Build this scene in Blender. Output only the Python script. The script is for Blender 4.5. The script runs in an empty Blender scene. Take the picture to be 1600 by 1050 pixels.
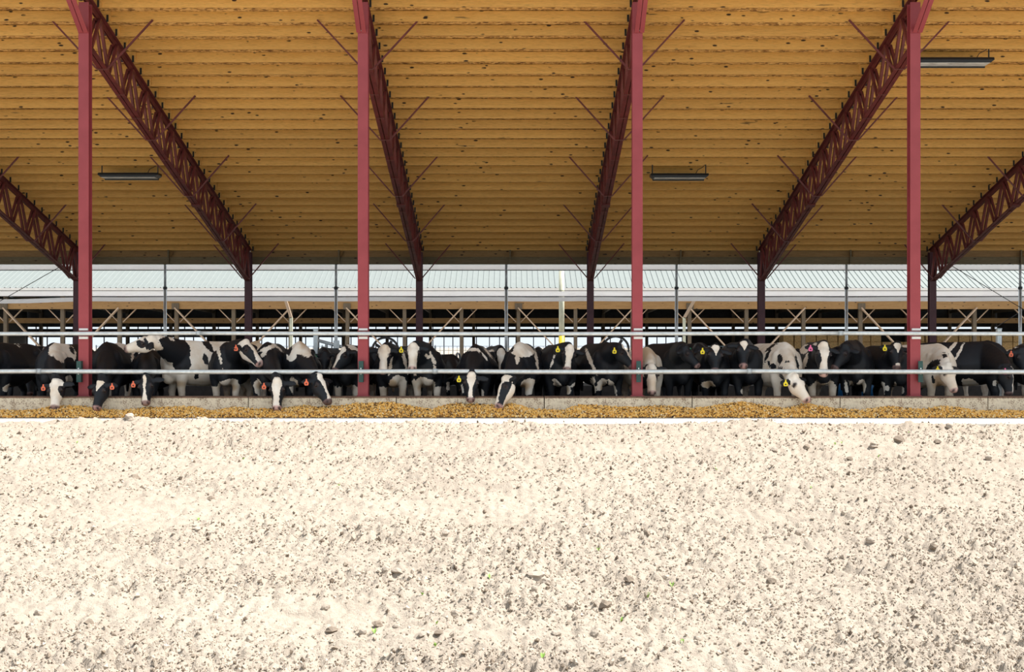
import bpy, math, random
import numpy as np
from mathutils import Vector, Matrix

random.seed(7)
rng = np.random.default_rng(7)
scene = bpy.context.scene
col = scene.collection
PI = math.pi

# ------------------------------------------------------------------ camera, sky, sun, exposure
F = 1745.0      # focal length in pixels of the 1600 x 1050 frame
ZC = 1.211      # eye height above the feed lane
HZ = 540.0      # image row of the horizon


def at(px, py, d):
    return Vector(((px - 800.0) * d / F, d, ZC - (py - HZ) * d / F))


def px2x(px, d):
    return (px - 800.0) * d / F


def py2z(py, d):
    return ZC - (py - HZ) * d / F


cam = bpy.data.cameras.new('camera')
cam.sensor_width = 36.0
cam.lens = F / 1600.0 * 36.0
cam.shift_y = (HZ - 525.0) / 1600.0
cam.clip_end = 2000
camo = bpy.data.objects.new('camera', cam)
camo.location = (0, 0, ZC)
camo.rotation_euler = (PI / 2, 0, 0)
col.objects.link(camo)
scene.camera = camo

world = bpy.data.worlds.new('sky')
scene.world = world
world.use_nodes = True
bg = world.node_tree.nodes['Background']
bg.inputs['Color'].default_value = (0.85, 0.93, 1.0, 1)
bg.inputs['Strength'].default_value = 0.55

sun = bpy.data.lights.new('sun', 'SUN')
sun.energy = 5.2
sun.angle = math.radians(0.53)
sun.color = (1.0, 0.965, 0.91)
suno = bpy.data.objects.new('sun', sun)
sdir = Vector((0.60, 0.035, 1.0)).normalized()      # towards the sun: high, from the right
suno.rotation_euler = sdir.to_track_quat('Z', 'Y').to_euler()
suno.location = (20, 0, 30)
col.objects.link(suno)

scene.view_settings.view_transform = 'Standard'
scene.view_settings.look = 'None'
scene.view_settings.gamma = 1.0
scene.view_settings.use_curve_mapping = False
scene.view_settings.exposure = 0.93
scene.cycles.max_bounces = 10
scene.cycles.diffuse_bounces = 3


# ------------------------------------------------------------------ helpers
def tag(o, label=None, cat=None, group=None, kind=None):
    if label:
        o['label'] = label
    if cat:
        o['category'] = cat
    if group:
        o['group'] = group
    if kind:
        o['kind'] = kind
    return o


def empty(name, loc=(0, 0, 0), parent=None):
    o = bpy.data.objects.new(name, None)
    o.empty_display_size = 0.1
    o.location = loc
    if parent:
        o.parent = parent
    col.objects.link(o)
    return o


class MB:
    """collects shapes, links them as one mesh object"""

    def __init__(self):
        self.v = []
        self.f = []

    def add(self, vs, fs):
        n = len(self.v)
        self.v += [tuple(p) for p in vs]
        self.f += [tuple(n + i for i in f) for f in fs]
        return self

    def box(self, x0, x1, y0, y1, z0, z1):
        vs = [(x, y, z) for z in (z0, z1) for y in (y0, y1) for x in (x0, x1)]
        return self.add(vs, [(0, 2, 3, 1), (4, 5, 7, 6), (0, 1, 5, 4), (2, 6, 7, 3), (0, 4, 6, 2), (1, 3, 7, 5)])

    def bar(self, a, b, w, h, up=(0, 0, 1), off=(0, 0)):
        """rectangular bar from a to b; w across, h along up; off shifts (across, up)"""
        a = Vector(a); b = Vector(b)
        t = (b - a).normalized()
        r = t.cross(Vector(up))
        if r.length < 1e-5:
            r = t.cross(Vector((0, 1, 0)))
        r.normalize()
        u = r.cross(t).normalized()
        vs = []
        for p in (a, b):
            for sx, sy in ((-1, -1), (1, -1), (1, 1), (-1, 1)):
                vs.append(p + r * (sx * w / 2 + off[0]) + u * (sy * h / 2 + off[1]))
        return self.add(vs, [(0, 1, 2, 3), (7, 6, 5, 4), (0, 4, 5, 1), (1, 5, 6, 2), (2, 6, 7, 3), (3, 7, 4, 0)])

    def angle(self, a, b, w, h, th, side, up=(0, 0, 1), off=0.0):
        """L section: horizontal leg at the bottom, upright leg on the inner side"""
        a = Vector(a); b = Vector(b)
        t = (b - a).normalized()
        r = t.cross(Vector(up)).normalized()
        u = r.cross(t).normalized()
        prof = [(0, 0), (w, 0), (w, th), (th, th), (th, h), (0, h)]
        vs = []
        for p in (a, b):
            for x, y in prof:
                vs.append(p + r * (side * (x + off)) + u * y)
        fs = [tuple((i, (i + 1) % 6, 6 + (i + 1) % 6, 6 + i)) for i in range(6)]
        fs += [(0, 1, 2, 3), (0, 3, 4, 5), (6, 9, 8, 7), (6, 11, 10, 9)]
        return self.add(vs, fs)

    def tube(self, pts, rad, n=10, caps=True):
        pts = [Vector(p) for p in pts]
        if not isinstance(rad, (list, tuple)):
            rad = [rad] * len(pts)
        base = len(self.v)
        prev = None
        for i, p in enumerate(pts):
            t = (pts[min(i + 1, len(pts) - 1)] - pts[max(i - 1, 0)]).normalized()
            if prev is None:
                ref = Vector((0, 0, 1)) if abs(t.z) < 0.9 else Vector((0, 1, 0))
                r = t.cross(ref).normalized()
            else:
                r = (prev - t * prev.dot(t)).normalized()
            prev = r
            u = r.cross(t)
            for k in range(n):
                a = 2 * PI * k / n
                self.v.append(tuple(p + (r * math.cos(a) + u * math.sin(a)) * rad[i]))
        for i in range(len(pts) - 1):
            for k in range(n):
                a = base + i * n + k
                b = base + i * n + (k + 1) % n
                self.f.append((a, b, b + n, a + n))
        if caps:
            self.f.append(tuple(base + k for k in range(n))[::-1])
            self.f.append(tuple(base + (len(pts) - 1) * n + k for k in range(n)))
        return self

    def disc(self, c, ax, r, h, n=10):
        c = Vector(c); ax = Vector(ax).normalized()
        return self.tube([c - ax * h / 2, c + ax * h / 2], r, n)

    def ball(self, c, r, nu=12, nv=8, R=None):
        """ellipsoid; R = 3 axis vectors"""
        c = Vector(c)
        r = (r, r, r) if not isinstance(r, (tuple, list)) else r
        R = R or (Vector((1, 0, 0)), Vector((0, 1, 0)), Vector((0, 0, 1)))
        vs = [c - R[2] * r[2]]
        for j in range(1, nv):
            th = PI * j / nv
            for k in range(nu):
                a = 2 * PI * k / nu
                vs.append(c + R[0] * (r[0] * math.sin(th) * math.cos(a)) + R[1] * (r[1] * math.sin(th) * math.sin(a)) - R[2] * (r[2] * math.cos(th)))
        vs.append(c + R[2] * r[2])
        fs = []
        for k in range(nu):
            fs.append((0, 1 + (k + 1) % nu, 1 + k))
            for j in range(nv - 2):
                a = 1 + j * nu + k
                b = 1 + j * nu + (k + 1) % nu
                fs.append((a, b, b + nu, a + nu))
            fs.append((len(vs) - 1, 1 + (nv - 2) * nu + k, 1 + (nv - 2) * nu + (k + 1) % nu))
        return self.add(vs, fs)

    def mesh(self, name, mat, smooth=False):
        me = bpy.data.meshes.new(name)
        me.from_pydata(self.v, [], self.f)
        me.materials.append(mat)
        me.update()
        if smooth:
            me.polygons.foreach_set('use_smooth', [True] * len(me.polygons))
        return me

    def build(self, name, mat, parent=None, smooth=False, loc=None):
        return link(name, self.mesh(name, mat, smooth), parent, loc)


def link(name, me, parent=None, loc=None):
    o = bpy.data.objects.new(name, me)
    if loc is not None:
        o.location = loc
    if parent:
        o.parent = parent
    col.objects.link(o)
    return o


def vnoise(x, y, seed=0):
    """smooth value noise in numpy, 0..1"""
    xi = np.floor(x).astype(np.int64); yi = np.floor(y).astype(np.int64)
    fx = x - xi; fy = y - yi
    fx = fx * fx * (3 - 2 * fx); fy = fy * fy * (3 - 2 * fy)

    def h(a, b):
        n = (a * 374761393 + b * 668265263 + seed * 1442695041) & 0xFFFFFFFF
        n = ((n ^ (n >> 13)) * 1274126177) & 0xFFFFFFFF
        return ((n ^ (n >> 16)) & 0xFFFF) / 65535.0
    return (h(xi, yi) * (1 - fx) + h(xi + 1, yi) * fx) * (1 - fy) + (h(xi, yi + 1) * (1 - fx) + h(xi + 1, yi + 1) * fx) * fy


# ------------------------------------------------------------------ materials
def new_mat(name):
    m = bpy.data.materials.new(name)
    m.use_nodes = True
    nt = m.node_tree
    b = nt.nodes['Principled BSDF']
    return m, nt, b


def N(nt, t, **kw):
    n = nt.nodes.new(t)
    for k, v in kw.items():
        setattr(n, k, v)
    return n


def ramp(nt, src, stops):
    r = nt.nodes.new('ShaderNodeValToRGB')
    e = r.color_ramp.elements
    while len(e) < len(stops):
        e.new(0.5)
    for el, (p, c) in zip(e, stops):
        el.position = p
        el.color = (c[0], c[1], c[2], 1) if not isinstance(c, (int, float)) else (c, c, c, 1)
    nt.links.new(src, r.inputs[0])
    return r.outputs[0]


def mixc(nt, fac, a, b, mode='MIX'):
    m = nt.nodes.new('ShaderNodeMix')
    m.data_type = 'RGBA'
    m.blend_type = mode
    L = nt.links.new
    for sock, v in ((m.inputs[0], fac), (m.inputs[6], a), (m.inputs[7], b)):
        if isinstance(v, (int, float)):
            sock.default_value = v
        elif isinstance(v, tuple):
            sock.default_value = (v[0], v[1], v[2], 1)
        else:
            L(v, sock)
    return m.outputs[2]


def coords(nt, scale=(1, 1, 1), rand=0.0):
    tc = N(nt, 'ShaderNodeTexCoord')
    mp = N(nt, 'ShaderNodeMapping')
    mp.inputs['Scale'].default_value = scale
    nt.links.new(tc.outputs['Object'], mp.inputs[0])
    if rand:
        oi = N(nt, 'ShaderNodeObjectInfo')
        mu = N(nt, 'ShaderNodeMath', operation='MULTIPLY')
        mu.inputs[1].default_value = rand
        nt.links.new(oi.outputs['Random'], mu.inputs[0])
        cb = N(nt, 'ShaderNodeCombineXYZ')
        for i in range(3):
            nt.links.new(mu.outputs[0], cb.inputs[i])
        nt.links.new(cb.outputs[0], mp.inputs['Location'])
    return mp.outputs[0]


def noise(nt, vec, scale, detail=3, rough=0.55, out=0):
    n = N(nt, 'ShaderNodeTexNoise')
    n.inputs['Scale'].default_value = scale
    n.inputs['Detail'].default_value = detail
    n.inputs['Roughness'].default_value = rough
    nt.links.new(vec, n.inputs['Vector'])
    return n.outputs[out]


def bump(nt, b, h, strength=0.3, dist=0.01):
    bm = N(nt, 'ShaderNodeBump')
    bm.inputs['Strength'].default_value = strength
    bm.inputs['Distance'].default_value = dist
    nt.links.new(h, bm.inputs['Height'])
    nt.links.new(bm.outputs[0], b.inputs['Normal'])


def simple(name, c, rough=0.6, metal=0.0, var=0.12, sc=6.0, c2=None, bmp=0.0):
    m, nt, b = new_mat(name)
    v = coords(nt)
    n = noise(nt, v, sc, 4)
    c2 = c2 or tuple(x * (1 - var) for x in c)
    c1 = tuple(min(1, x * (1 + var)) for x in c)
    nt.links.new(ramp(nt, n, [(0.3, c2), (0.7, c1)]), b.inputs['Base Color'])
    b.inputs['Roughness'].default_value = rough
    b.inputs['Metallic'].default_value = metal
    if bmp:
        bump(nt, b, n, bmp)
    return m


def wood_mat(name, c1, c2, knots=True, along='x', rough=0.7):
    m, nt, b = new_mat(name)
    sc = {'x': (0.55, 6, 6), 'z': (6, 6, 0.55)}[along]
    v = coords(nt, sc, 37.0)
    g = noise(nt, v, 3.2, 5, 0.65)
    base = ramp(nt, g, [(0.25, c2), (0.75, c1)])
    fine = noise(nt, v, 14.0, 3, 0.6)
    base = mixc(nt, 0.55, base, ramp(nt, fine, [(0.3, (0.60, 0.54, 0.48)), (0.55, (1, 1, 1))]), 'MULTIPLY')
    oi = N(nt, 'ShaderNodeObjectInfo')
    base = mixc(nt, 1.0, base, ramp(nt, oi.outputs['Random'], [(0, (0.86, 0.85, 0.84)), (1, (1.0, 1.0, 1.0))]), 'MULTIPLY')
    if knots:
        kv = coords(nt, (1.9, 5.0, 5.0) if along == 'x' else (5, 5, 1.9), 91.0)
        vo = N(nt, 'ShaderNodeTexVoronoi')
        vo.inputs['Scale'].default_value = 1.75
        nt.links.new(kv, vo.inputs['Vector'])
        wob = noise(nt, kv, 5.0, 2)
        ad = N(nt, 'ShaderNodeMath', operation='MULTIPLY_ADD')
        nt.links.new(wob, ad.inputs[0]); ad.inputs[1].default_value = 0.12
        nt.links.new(vo.outputs['Distance'], ad.inputs[2])
        k = ramp(nt, ad.outputs[0], [(0.185, 1.0), (0.235, 0.0)])
        pick = ramp(nt, noise(nt, kv, 0.9, 2), [(0.47, 0.0), (0.53, 1.0)])
        mm = N(nt, 'ShaderNodeMath', operation='MULTIPLY')
        nt.links.new(k, mm.inputs[0]); nt.links.new(pick, mm.inputs[1])
        base = mixc(nt, mm.outputs[0], base, (0.035, 0.016, 0.008))
        st = noise(nt, coords(nt, (0.8, 9, 9) if along == 'x' else (9, 9, 0.8), 53.0), 1.6, 4)
        base = mixc(nt, ramp(nt, st, [(0.69, 0.0), (0.75, 0.75)]), base, (0.05, 0.035, 0.02))
    nt.links.new(base, b.inputs['Base Color'])
    b.inputs['Roughness'].default_value = rough
    bump(nt, b, fine, 0.15, 0.004)
    return m


M = {}
M['purlin'] = wood_mat('purlin_wood', (0.97, 0.57, 0.17), (0.86, 0.46, 0.115))
M['old_wood'] = wood_mat('weathered_wood', (0.17, 0.13, 0.085), (0.10, 0.075, 0.05), knots=False, along='z')
M['tan_wood'] = wood_mat('tan_wood', (0.44, 0.26, 0.10), (0.32, 0.18, 0.065), knots=True)
M['brace_wood'] = wood_mat('brace_wood', (0.62, 0.47, 0.34), (0.46, 0.33, 0.23), knots=False, along='z')
M['header'] = wood_mat('header_wood', (0.26, 0.20, 0.11), (0.17, 0.135, 0.07))


def osb():
    m, nt, b = new_mat('strand_board')
    v = coords(nt, (1, 1, 1))
    vo = N(nt, 'ShaderNodeTexVoronoi')
    vo.inputs['Scale'].default_value = 16
    mp = coords(nt, (1.0, 2.6, 1.0))
    nt.links.new(mp, vo.inputs['Vector'])
    sep = N(nt, 'ShaderNodeSeparateColor')
    nt.links.new(vo.outputs['Color'], sep.inputs[0])
    c = ramp(nt, sep.outputs[0], [(0.0, (0.16, 0.07, 0.02)), (0.45, (0.55, 0.29, 0.08)), (1.0, (0.88, 0.55, 0.2))])
    nt.links.new(c, b.inputs['Base Color'])
    b.inputs['Roughness'].default_value = 0.75
    return m


M['osb'] = osb()


def red_steel():
    m, nt, b = new_mat('red_steel_paint')
    v = coords(nt)
    n = noise(nt, v, 2.5, 3)
    c = ramp(nt, n, [(0.3, (0.30, 0.046, 0.056)), (0.7, (0.37, 0.062, 0.073))])
    ch = noise(nt, v, 23.0, 4, 0.7)
    c = mixc(nt, ramp(nt, ch, [(0.735, 0.0), (0.76, 0.8)]), c, (0.7, 0.62, 0.58))
    nt.links.new(c, b.inputs['Base Color'])
    b.inputs['Roughness'].default_value = 0.42
    b.inputs['Specular IOR Level'].default_value = 0.4
    return m


M['red'] = red_steel()
M['truss'] = simple('oxide_red_steel', (0.16, 0.030, 0.027), 0.55, 0, 0.25, 5)
M['chord'] = simple('dusty_oxide_steel', (0.185, 0.050, 0.040), 0.65, 0, 0.35, 9)
M['dark_red'] = simple('maroon_steel', (0.10, 0.03, 0.04), 0.5, 0, 0.15)
M['galv'] = simple('galvanised_steel', (0.66, 0.70, 0.71), 0.36, 0.55, 0.13, 14)
M['galv_dull'] = simple('dull_galvanised_steel', (0.50, 0.55, 0.58), 0.5, 0.4, 0.15, 14)
M['green'] = simple('dark_green_paint', (0.018, 0.065, 0.058), 0.5, 0, 0.2)
M['bolt'] = simple('bright_zinc', (0.85, 0.86, 0.86), 0.35, 0.3, 0.05)
M['white_paint'] = simple('white_paint', (0.85, 0.84, 0.82), 0.5, 0, 0.06)


def curtain_mat():
    m, nt, b = new_mat('white_curtain_fabric')
    v = coords(nt)
    c = ramp(nt, noise(nt, v, 3.0, 3), [(0.3, (0.92, 0.91, 0.91)), (0.7, (0.95, 0.94, 0.94))])
    nt.links.new(c, b.inputs['Base Color'])
    tr = N(nt, 'ShaderNodeBsdfTranslucent')
    nt.links.new(c, tr.inputs[0])
    mx = N(nt, 'ShaderNodeMixShader')
    mx.inputs[0].default_value = 0.8
    nt.links.new(b.outputs[0], mx.inputs[1]); nt.links.new(tr.outputs[0], mx.inputs[2])
    nt.links.new(mx.outputs[0], nt.nodes['Material Output'].inputs[0])
    return m


M['curtain'] = curtain_mat()
M['black'] = simple('black_enamel', (0.018, 0.019, 0.021), 0.45, 0, 0.2)
M['cable'] = simple('black_cable', (0.02, 0.018, 0.018), 0.6, 0, 0.2)
M['dark_sheet'] = simple('dark_shaded_sheet', (0.02, 0.02, 0.021), 0.8, 0, 0.3)  # near-black, also holds the shade of the far barn's rear wall
M['roof_metal'] = simple('pale_roof_metal', (0.19, 0.215, 0.21), 0.6, 0.0, 0.05, 2)
M['yellow'] = simple('yellow_paint', (0.80, 0.55, 0.02), 0.5, 0, 0.1)
M['pale_post'] = simple('pale_treated_post', (0.55, 0.55, 0.42), 0.7, 0, 0.15, 8)
M['blue'] = simple('blue_plastic', (0.01, 0.13, 0.34), 0.4, 0, 0.15)
M['hay'] = simple('dry_hay', (0.62, 0.43, 0.20), 0.9, 0, 0.45, 18, bmp=0.5)
M['wire'] = simple('wire_mesh_steel', (0.30, 0.38, 0.45), 0.5, 0.3, 0.1)
M['leaf'] = simple('weed_leaf', (0.22, 0.38, 0.06), 0.6, 0, 0.2)
M['eye'] = simple('cow_eye', (0.012, 0.009, 0.008), 0.12, 0, 0.1)
M['tag_ink'] = simple('tag_ink', (0.03, 0.02, 0.02), 0.6, 0, 0.1)
for nm, c in (('orange', (0.80, 0.16, 0.07)), ('yellow', (0.88, 0.70, 0.02)), ('pink', (0.85, 0.16, 0.36)), ('green', (0.02, 0.45, 0.20))):
    M['tag_' + nm] = simple(nm + '_tag_plastic', c, 0.4, 0, 0.06)


def lens():
    m, nt, b = new_mat('lamp_reflector')
    v = coords(nt, (1.5, 8, 1))
    n = noise(nt, v, 3.0, 3)
    nt.links.new(ramp(nt, n, [(0.30, (0.45, 0.42, 0.38)), (0.55, (0.95, 0.93, 0.88))]), b.inputs['Base Color'])
    b.inputs['Roughness'].default_value = 0.25
    b.inputs['Metallic'].default_value = 0.0
    return m


M['lens'] = lens()


def concrete(name, c, stain, amt):
    m, nt, b = new_mat(name)
    v = coords(nt)
    n1 = noise(nt, v, 2.2, 5, 0.6)
    base = ramp(nt, n1, [(0.3, tuple(x * 0.82 for x in c)), (0.7, c)])
    n2 = noise(nt, v, 42, 4, 0.7)
    n3 = noise(nt, v, 8, 5, 0.7)
    ad = N(nt, 'ShaderNodeMath', operation='MULTIPLY')
    nt.links.new(n2, ad.inputs[0]); nt.links.new(n3, ad.inputs[1])
    k = ramp(nt, ad.outputs[0], [(0.24, 0.0), (0.33, amt)])
    base = mixc(nt, k, base, stain)
    nt.links.new(base, b.inputs['Base Color'])
    b.inputs['Roughness'].default_value = 0.85
    bump(nt, b, n2, 0.25, 0.006)
    return m


M['feed_wall'] = concrete('stained_concrete', (0.84, 0.75, 0.58), (0.22, 0.12, 0.065), 0.8)
M['rim'] = concrete('manure_stained_rim', (0.25, 0.15, 0.10), (0.06, 0.03, 0.02), 0.8)
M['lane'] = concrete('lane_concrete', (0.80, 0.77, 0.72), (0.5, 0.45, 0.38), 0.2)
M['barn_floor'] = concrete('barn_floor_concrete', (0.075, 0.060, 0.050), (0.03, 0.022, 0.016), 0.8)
M['grass'] = simple('added_dark_grass', (0.075, 0.10, 0.035), 0.9, 0, 0.3, 2)
M['yard'] = simple('yard_gravel', (0.30, 0.28, 0.25), 0.9, 0, 0.2, 3)
M['rubber'] = simple('dark_stall_rubber', (0.035, 0.03, 0.028), 0.8, 0, 0.3)


def soil_mat():
    m, nt, b = new_mat('dry_soil')
    v = coords(nt)
    n1 = noise(nt, v, 0.8, 4, 0.6)
    n2 = noise(nt, v, 16, 5, 0.7)
    c = ramp(nt, n1, [(0.3, (0.375, 0.318, 0.262)), (0.7, (0.43, 0.37, 0.305))])
    c = mixc(nt, 0.5, c, ramp(nt, n2, [(0.25, (0.62, 0.6, 0.57)), (0.6, (1, 1, 1))]), 'MULTIPLY')
    nt.links.new(c, b.inputs['Base Color'])
    b.inputs['Roughness'].default_value = 0.95
    b.inputs['Specular IOR Level'].default_value = 0.1
    n3 = noise(nt, v, 38, 4, 0.75)
    bump(nt, b, n3, 0.9, 0.022)
    return m


M['soil'] = soil_mat()
M['clod'] = simple('dry_clod', (0.42, 0.355, 0.29), 0.95, 0, 0.15, 20, bmp=0.6)
M['clod_dark'] = simple('shaded_clod', (0.24, 0.19, 0.145), 0.95, 0, 0.2, 20, bmp=0.6)  # darker copy of the clod colour, painting in the shaded clod faces


def feed_mat():
    m, nt, b = new_mat('golden_feed')
    a = N(nt, 'ShaderNodeAttribute', attribute_name='rnd')
    c = ramp(nt, a.outputs['Fac'], [(0.0, (0.05, 0.025, 0.008)), (0.16, (0.34, 0.16, 0.035)), (0.30, (0.92, 0.48, 0.09)), (0.8, (0.95, 0.60, 0.17)), (1.0, (0.97, 0.80, 0.50))])
    nt.links.new(c, b.inputs['Base Color'])
    b.inputs['Roughness'].default_value = 0.7
    return m


M['feed'] = feed_mat()


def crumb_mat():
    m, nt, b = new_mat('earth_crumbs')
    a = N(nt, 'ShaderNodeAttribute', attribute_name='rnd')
    c = ramp(nt, a.outputs['Fac'], [(0.0, (0.09, 0.065, 0.045)), (0.10, (0.16, 0.12, 0.085)), (0.22, (0.32, 0.265, 0.21)), (1.0, (0.44, 0.375, 0.305))])  # darkest crumbs stand in for small shadow specks, shade put into colour
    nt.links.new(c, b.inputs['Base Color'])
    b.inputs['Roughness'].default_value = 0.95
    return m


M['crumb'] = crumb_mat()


def coat_mat():
    m, nt, b = new_mat('holstein_coat')
    at_ = N(nt, 'ShaderNodeAttribute', attribute_name='coat')
    v = coords(nt, (1, 1, 1), 11.0)
    n = noise(nt, v, 16, 3, 0.6)
    md = N(nt, 'ShaderNodeMath', operation='MULTIPLY_ADD')
    nt.links.new(n, md.inputs[0]); md.inputs[1].default_value = 1.0
    nt.links.new(at_.outputs['Fac'], md.inputs[2])
    sb = N(nt, 'ShaderNodeMath', operation='SUBTRACT')
    nt.links.new(md.outputs[0], sb.inputs[0]); sb.inputs[1].default_value = 0.5 - 0.5
    k = ramp(nt, sb.outputs[0], [(0.47, 0.0), (0.53, 1.0)])
    big = noise(nt, v, 3.5, 4, 0.6)
    ta = N(nt, 'ShaderNodeAttribute', attribute_name='tan')
    wht = mixc(nt, ramp(nt, big, [(0.40, 0.0), (0.72, 0.75)]), (0.92, 0.84, 0.74), (0.72, 0.55, 0.38))
    wht = mixc(nt, ta.outputs['Fac'], wht, (0.62, 0.42, 0.24))
    blk = ramp(nt, big, [(0.3, (0.006, 0.008, 0.0125)), (0.8, (0.011, 0.013, 0.018))])
    c = mixc(nt, k, blk, wht)
    pa = N(nt, 'ShaderNodeAttribute', attribute_name='pink')
    mz = ramp(nt, noise(nt, v, 22, 2), [(0.35, (0.70, 0.42, 0.37)), (0.7, (0.50, 0.27, 0.25))])
    c = mixc(nt, pa.outputs['Fac'], c, mz)
    da = N(nt, 'ShaderNodeAttribute', attribute_name='darkskin')
    c = mixc(nt, da.outputs['Fac'], c, (0.035, 0.022, 0.022))
    nt.links.new(c, b.inputs['Base Color'])
    b.inputs['Roughness'].default_value = 0.55
    b.inputs['Specular IOR Level'].default_value = 0.35
    hair = noise(nt, coords(nt, (1, 1, 1)), 70, 3)
    bump(nt, b, hair, 0.2, 0.006)
    return m


M['coat'] = coat_mat()

# ------------------------------------------------------------------ the ground
D_WALL = 19.40      # front face of the feed wall
D_POST = 19.60      # front face of the front posts
D_BACK = 31.87      # back posts
BAY = 4.877
POSTX = [-7.52 + BAY * k for k in range(-1, 5)]      # truss lines in view


def soil_z(x, d):
    """the bank rises from the viewer to a crest along the concrete lane"""
    crest = 0.070 - 0.0052 * (x + 8.0)
    base = crest - 0.083 * (17.25 - d)
    far = np.clip((d - 17.25) / 0.35, 0, 1)
    base = np.where(d > 17.25, crest - 0.12 * far, base)
    big = (vnoise(x * 0.55 + 9, d * 0.9 + 4, 1) - 0.5) * 0.07
    streak = (vnoise(x * 0.35, d * 2.6 + 0.12 * x, 2) - 0.5) * 0.045
    mid = (vnoise(x * 3.3, d * 3.6, 3) - 0.5) * 0.045
    m2 = np.abs(vnoise(x * 8.5, d * 9.5, 4) - 0.5) * 0.07
    rough = vnoise(x * 0.8, d * 1.7, 8) ** 1.5
    m3 = (vnoise(x * 19, d * 21, 5) - 0.5) * 0.052 * (0.5 + rough)
    m4 = np.maximum(vnoise(x * 31 + 3, d * 33, 6) - 0.60, 0) * 0.085 * (0.5 + 1.3 * rough)
    lump = np.maximum(vnoise(x * 2.3 + 7, d * 2.0, 12) - 0.62, 0) * 0.22 * np.clip(1 - np.abs(d - 17.1) / 0.6, 0, 1)
    return base + lump + (big + streak + mid + m2 + m3 + m4 - 0.02) * np.clip((17.9 - d) / 0.3, 0.0, 1.0)


nx, ny = 820, 520
u = np.linspace(-1, 1, nx)
inv = np.linspace(1 / 3.4, 1 / 17.7, ny)
dd = (1 / inv) * 0.55 + np.linspace(3.4, 17.7, ny) * 0.45
U, D = np.meshgrid(u, dd)
halfw = 1.9 + D * 0.55
X = U * halfw
Z = soil_z(X, D)
co = np.stack([X, D, Z], -1).reshape(-1, 3)
idx = np.arange(nx * ny).reshape(ny, nx)
q = np.stack([idx[:-1, :-1], idx[:-1, 1:], idx[1:, 1:], idx[1:, :-1]], -1).reshape(-1, 4)


def np_mesh(name, co, faces, mat, smooth=True):
    me = bpy.data.meshes.new(name)
    nf, k = faces.shape
    me.vertices.add(len(co)); me.loops.add(nf * k); me.polygons.add(nf)
    me.vertices.foreach_set('co', np.ascontiguousarray(co, dtype=np.float32).ravel())
    me.loops.foreach_set('vertex_index', np.ascontiguousarray(faces, dtype=np.int32).ravel())
    me.polygons.foreach_set('loop_start', np.arange(0, nf * k, k, dtype=np.int32))
    me.materials.append(mat)
    me.update(calc_edges=True)
    me.polygons.foreach_set('use_smooth', np.full(nf, smooth))
    return me


soil = link('soil_field', np_mesh('soil_field', co, q, M['soil']))
tag(soil, 'pale dry tilled soil bank sloping up to the concrete lane', 'soil', kind='structure')

mb = MB()
gr = MB().add([(-60, -60, -2.2), (60, -60, -2.2), (60, 2.0, -1.40), (-60, 2.0, -1.40)], [(0, 1, 2, 3)]).build('added_grass_field', M['grass'])  # unseen, added dark to cut the bounce light on the back purlins
tag(gr, 'unseen grass field added behind the viewer to dim the back roof', 'grass', kind='structure')
mb.add([(-60, 2.0, -1.40), (60, 2.0, -1.40), (60, 3.6, -1.28), (-60, 3.6, -1.28)], [(0, 1, 2, 3)])
for s in (-1, 1):
    mb.add([(s * 3.6, 3.4, -1.28), (s * 11.2, 17.5, -0.1), (s * 60, 17.5, -0.1), (s * 60, 3.4, -1.28)], [(0, 1, 2, 3)])
g = mb.build('soil_apron', M['soil'])
tag(g, 'pale soil around the tilled bank', 'soil', kind='structure')

mb = MB()
mb.box(-40, 40, 17.3, D_WALL, -0.3, 0.0)
lane = mb.build('feed_lane', M['lane'])
tag(lane, 'bright white concrete lane edge between soil and feed', 'lane', kind='structure')
mb = MB()
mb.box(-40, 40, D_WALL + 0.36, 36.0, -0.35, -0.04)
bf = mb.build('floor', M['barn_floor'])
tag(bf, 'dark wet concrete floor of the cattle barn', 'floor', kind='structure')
mb = MB()
mb.box(-150, 150, 36.0, 64, -0.6, -0.06)
yo = mb.build('yard_ground', M['yard'])
tag(yo, 'grey gravel of the yard between the barns', 'ground', kind='structure')
yo = MB().box(-250, 250, 64, 600, -0.6, -0.06).build('field_ground', M['soil'])
tag(yo, 'pale open ground beyond the far barn', 'ground', kind='structure')

# ------------------------------------------------------------------ feed wall in cast segments
fw = empty('wall_feed', (0, D_WALL, 0))
tag(fw, 'low stained concrete feed wall in front of the cows', 'wall', kind='structure')
seg = 2.57
mb = MB()
prof = [(0, 0.0), (0, 0.300), (0.012, 0.316), (0.34, 0.316), (0.35, 0.305), (0.35, 0.0)]
L = seg - 0.016
vs = [(x, a, b) for x in (0, L) for a, b in prof]
fs = [(i, i + 6, (i + 1) % 6 + 6, (i + 1) % 6) for i in range(6)] + [(0, 1, 2, 3, 4, 5), (11, 10, 9, 8, 7, 6)]
mb.add(vs, fs)
segme = mb.mesh('wall_segment', M['feed_wall'])
mb = MB()
mb.box(0, L, -0.006, 0.352, 0.300, 0.322)
rimme = mb.mesh('wall_rim', M['rim'])
x0 = px2x(388, D_WALL) - 5 * seg
for k in range(13):
    s = link('wall_segment', segme, fw, (x0 + (k - 1) * seg + 0.008, 0, 0))
    link('wall_rim', rimme, s)

# ------------------------------------------------------------------ roof: deck, purlins
ROOF_A = 12.90
SL = 0.28


def roof_z(d):      # underside of the purlins
    return ROOF_A - SL * d


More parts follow.
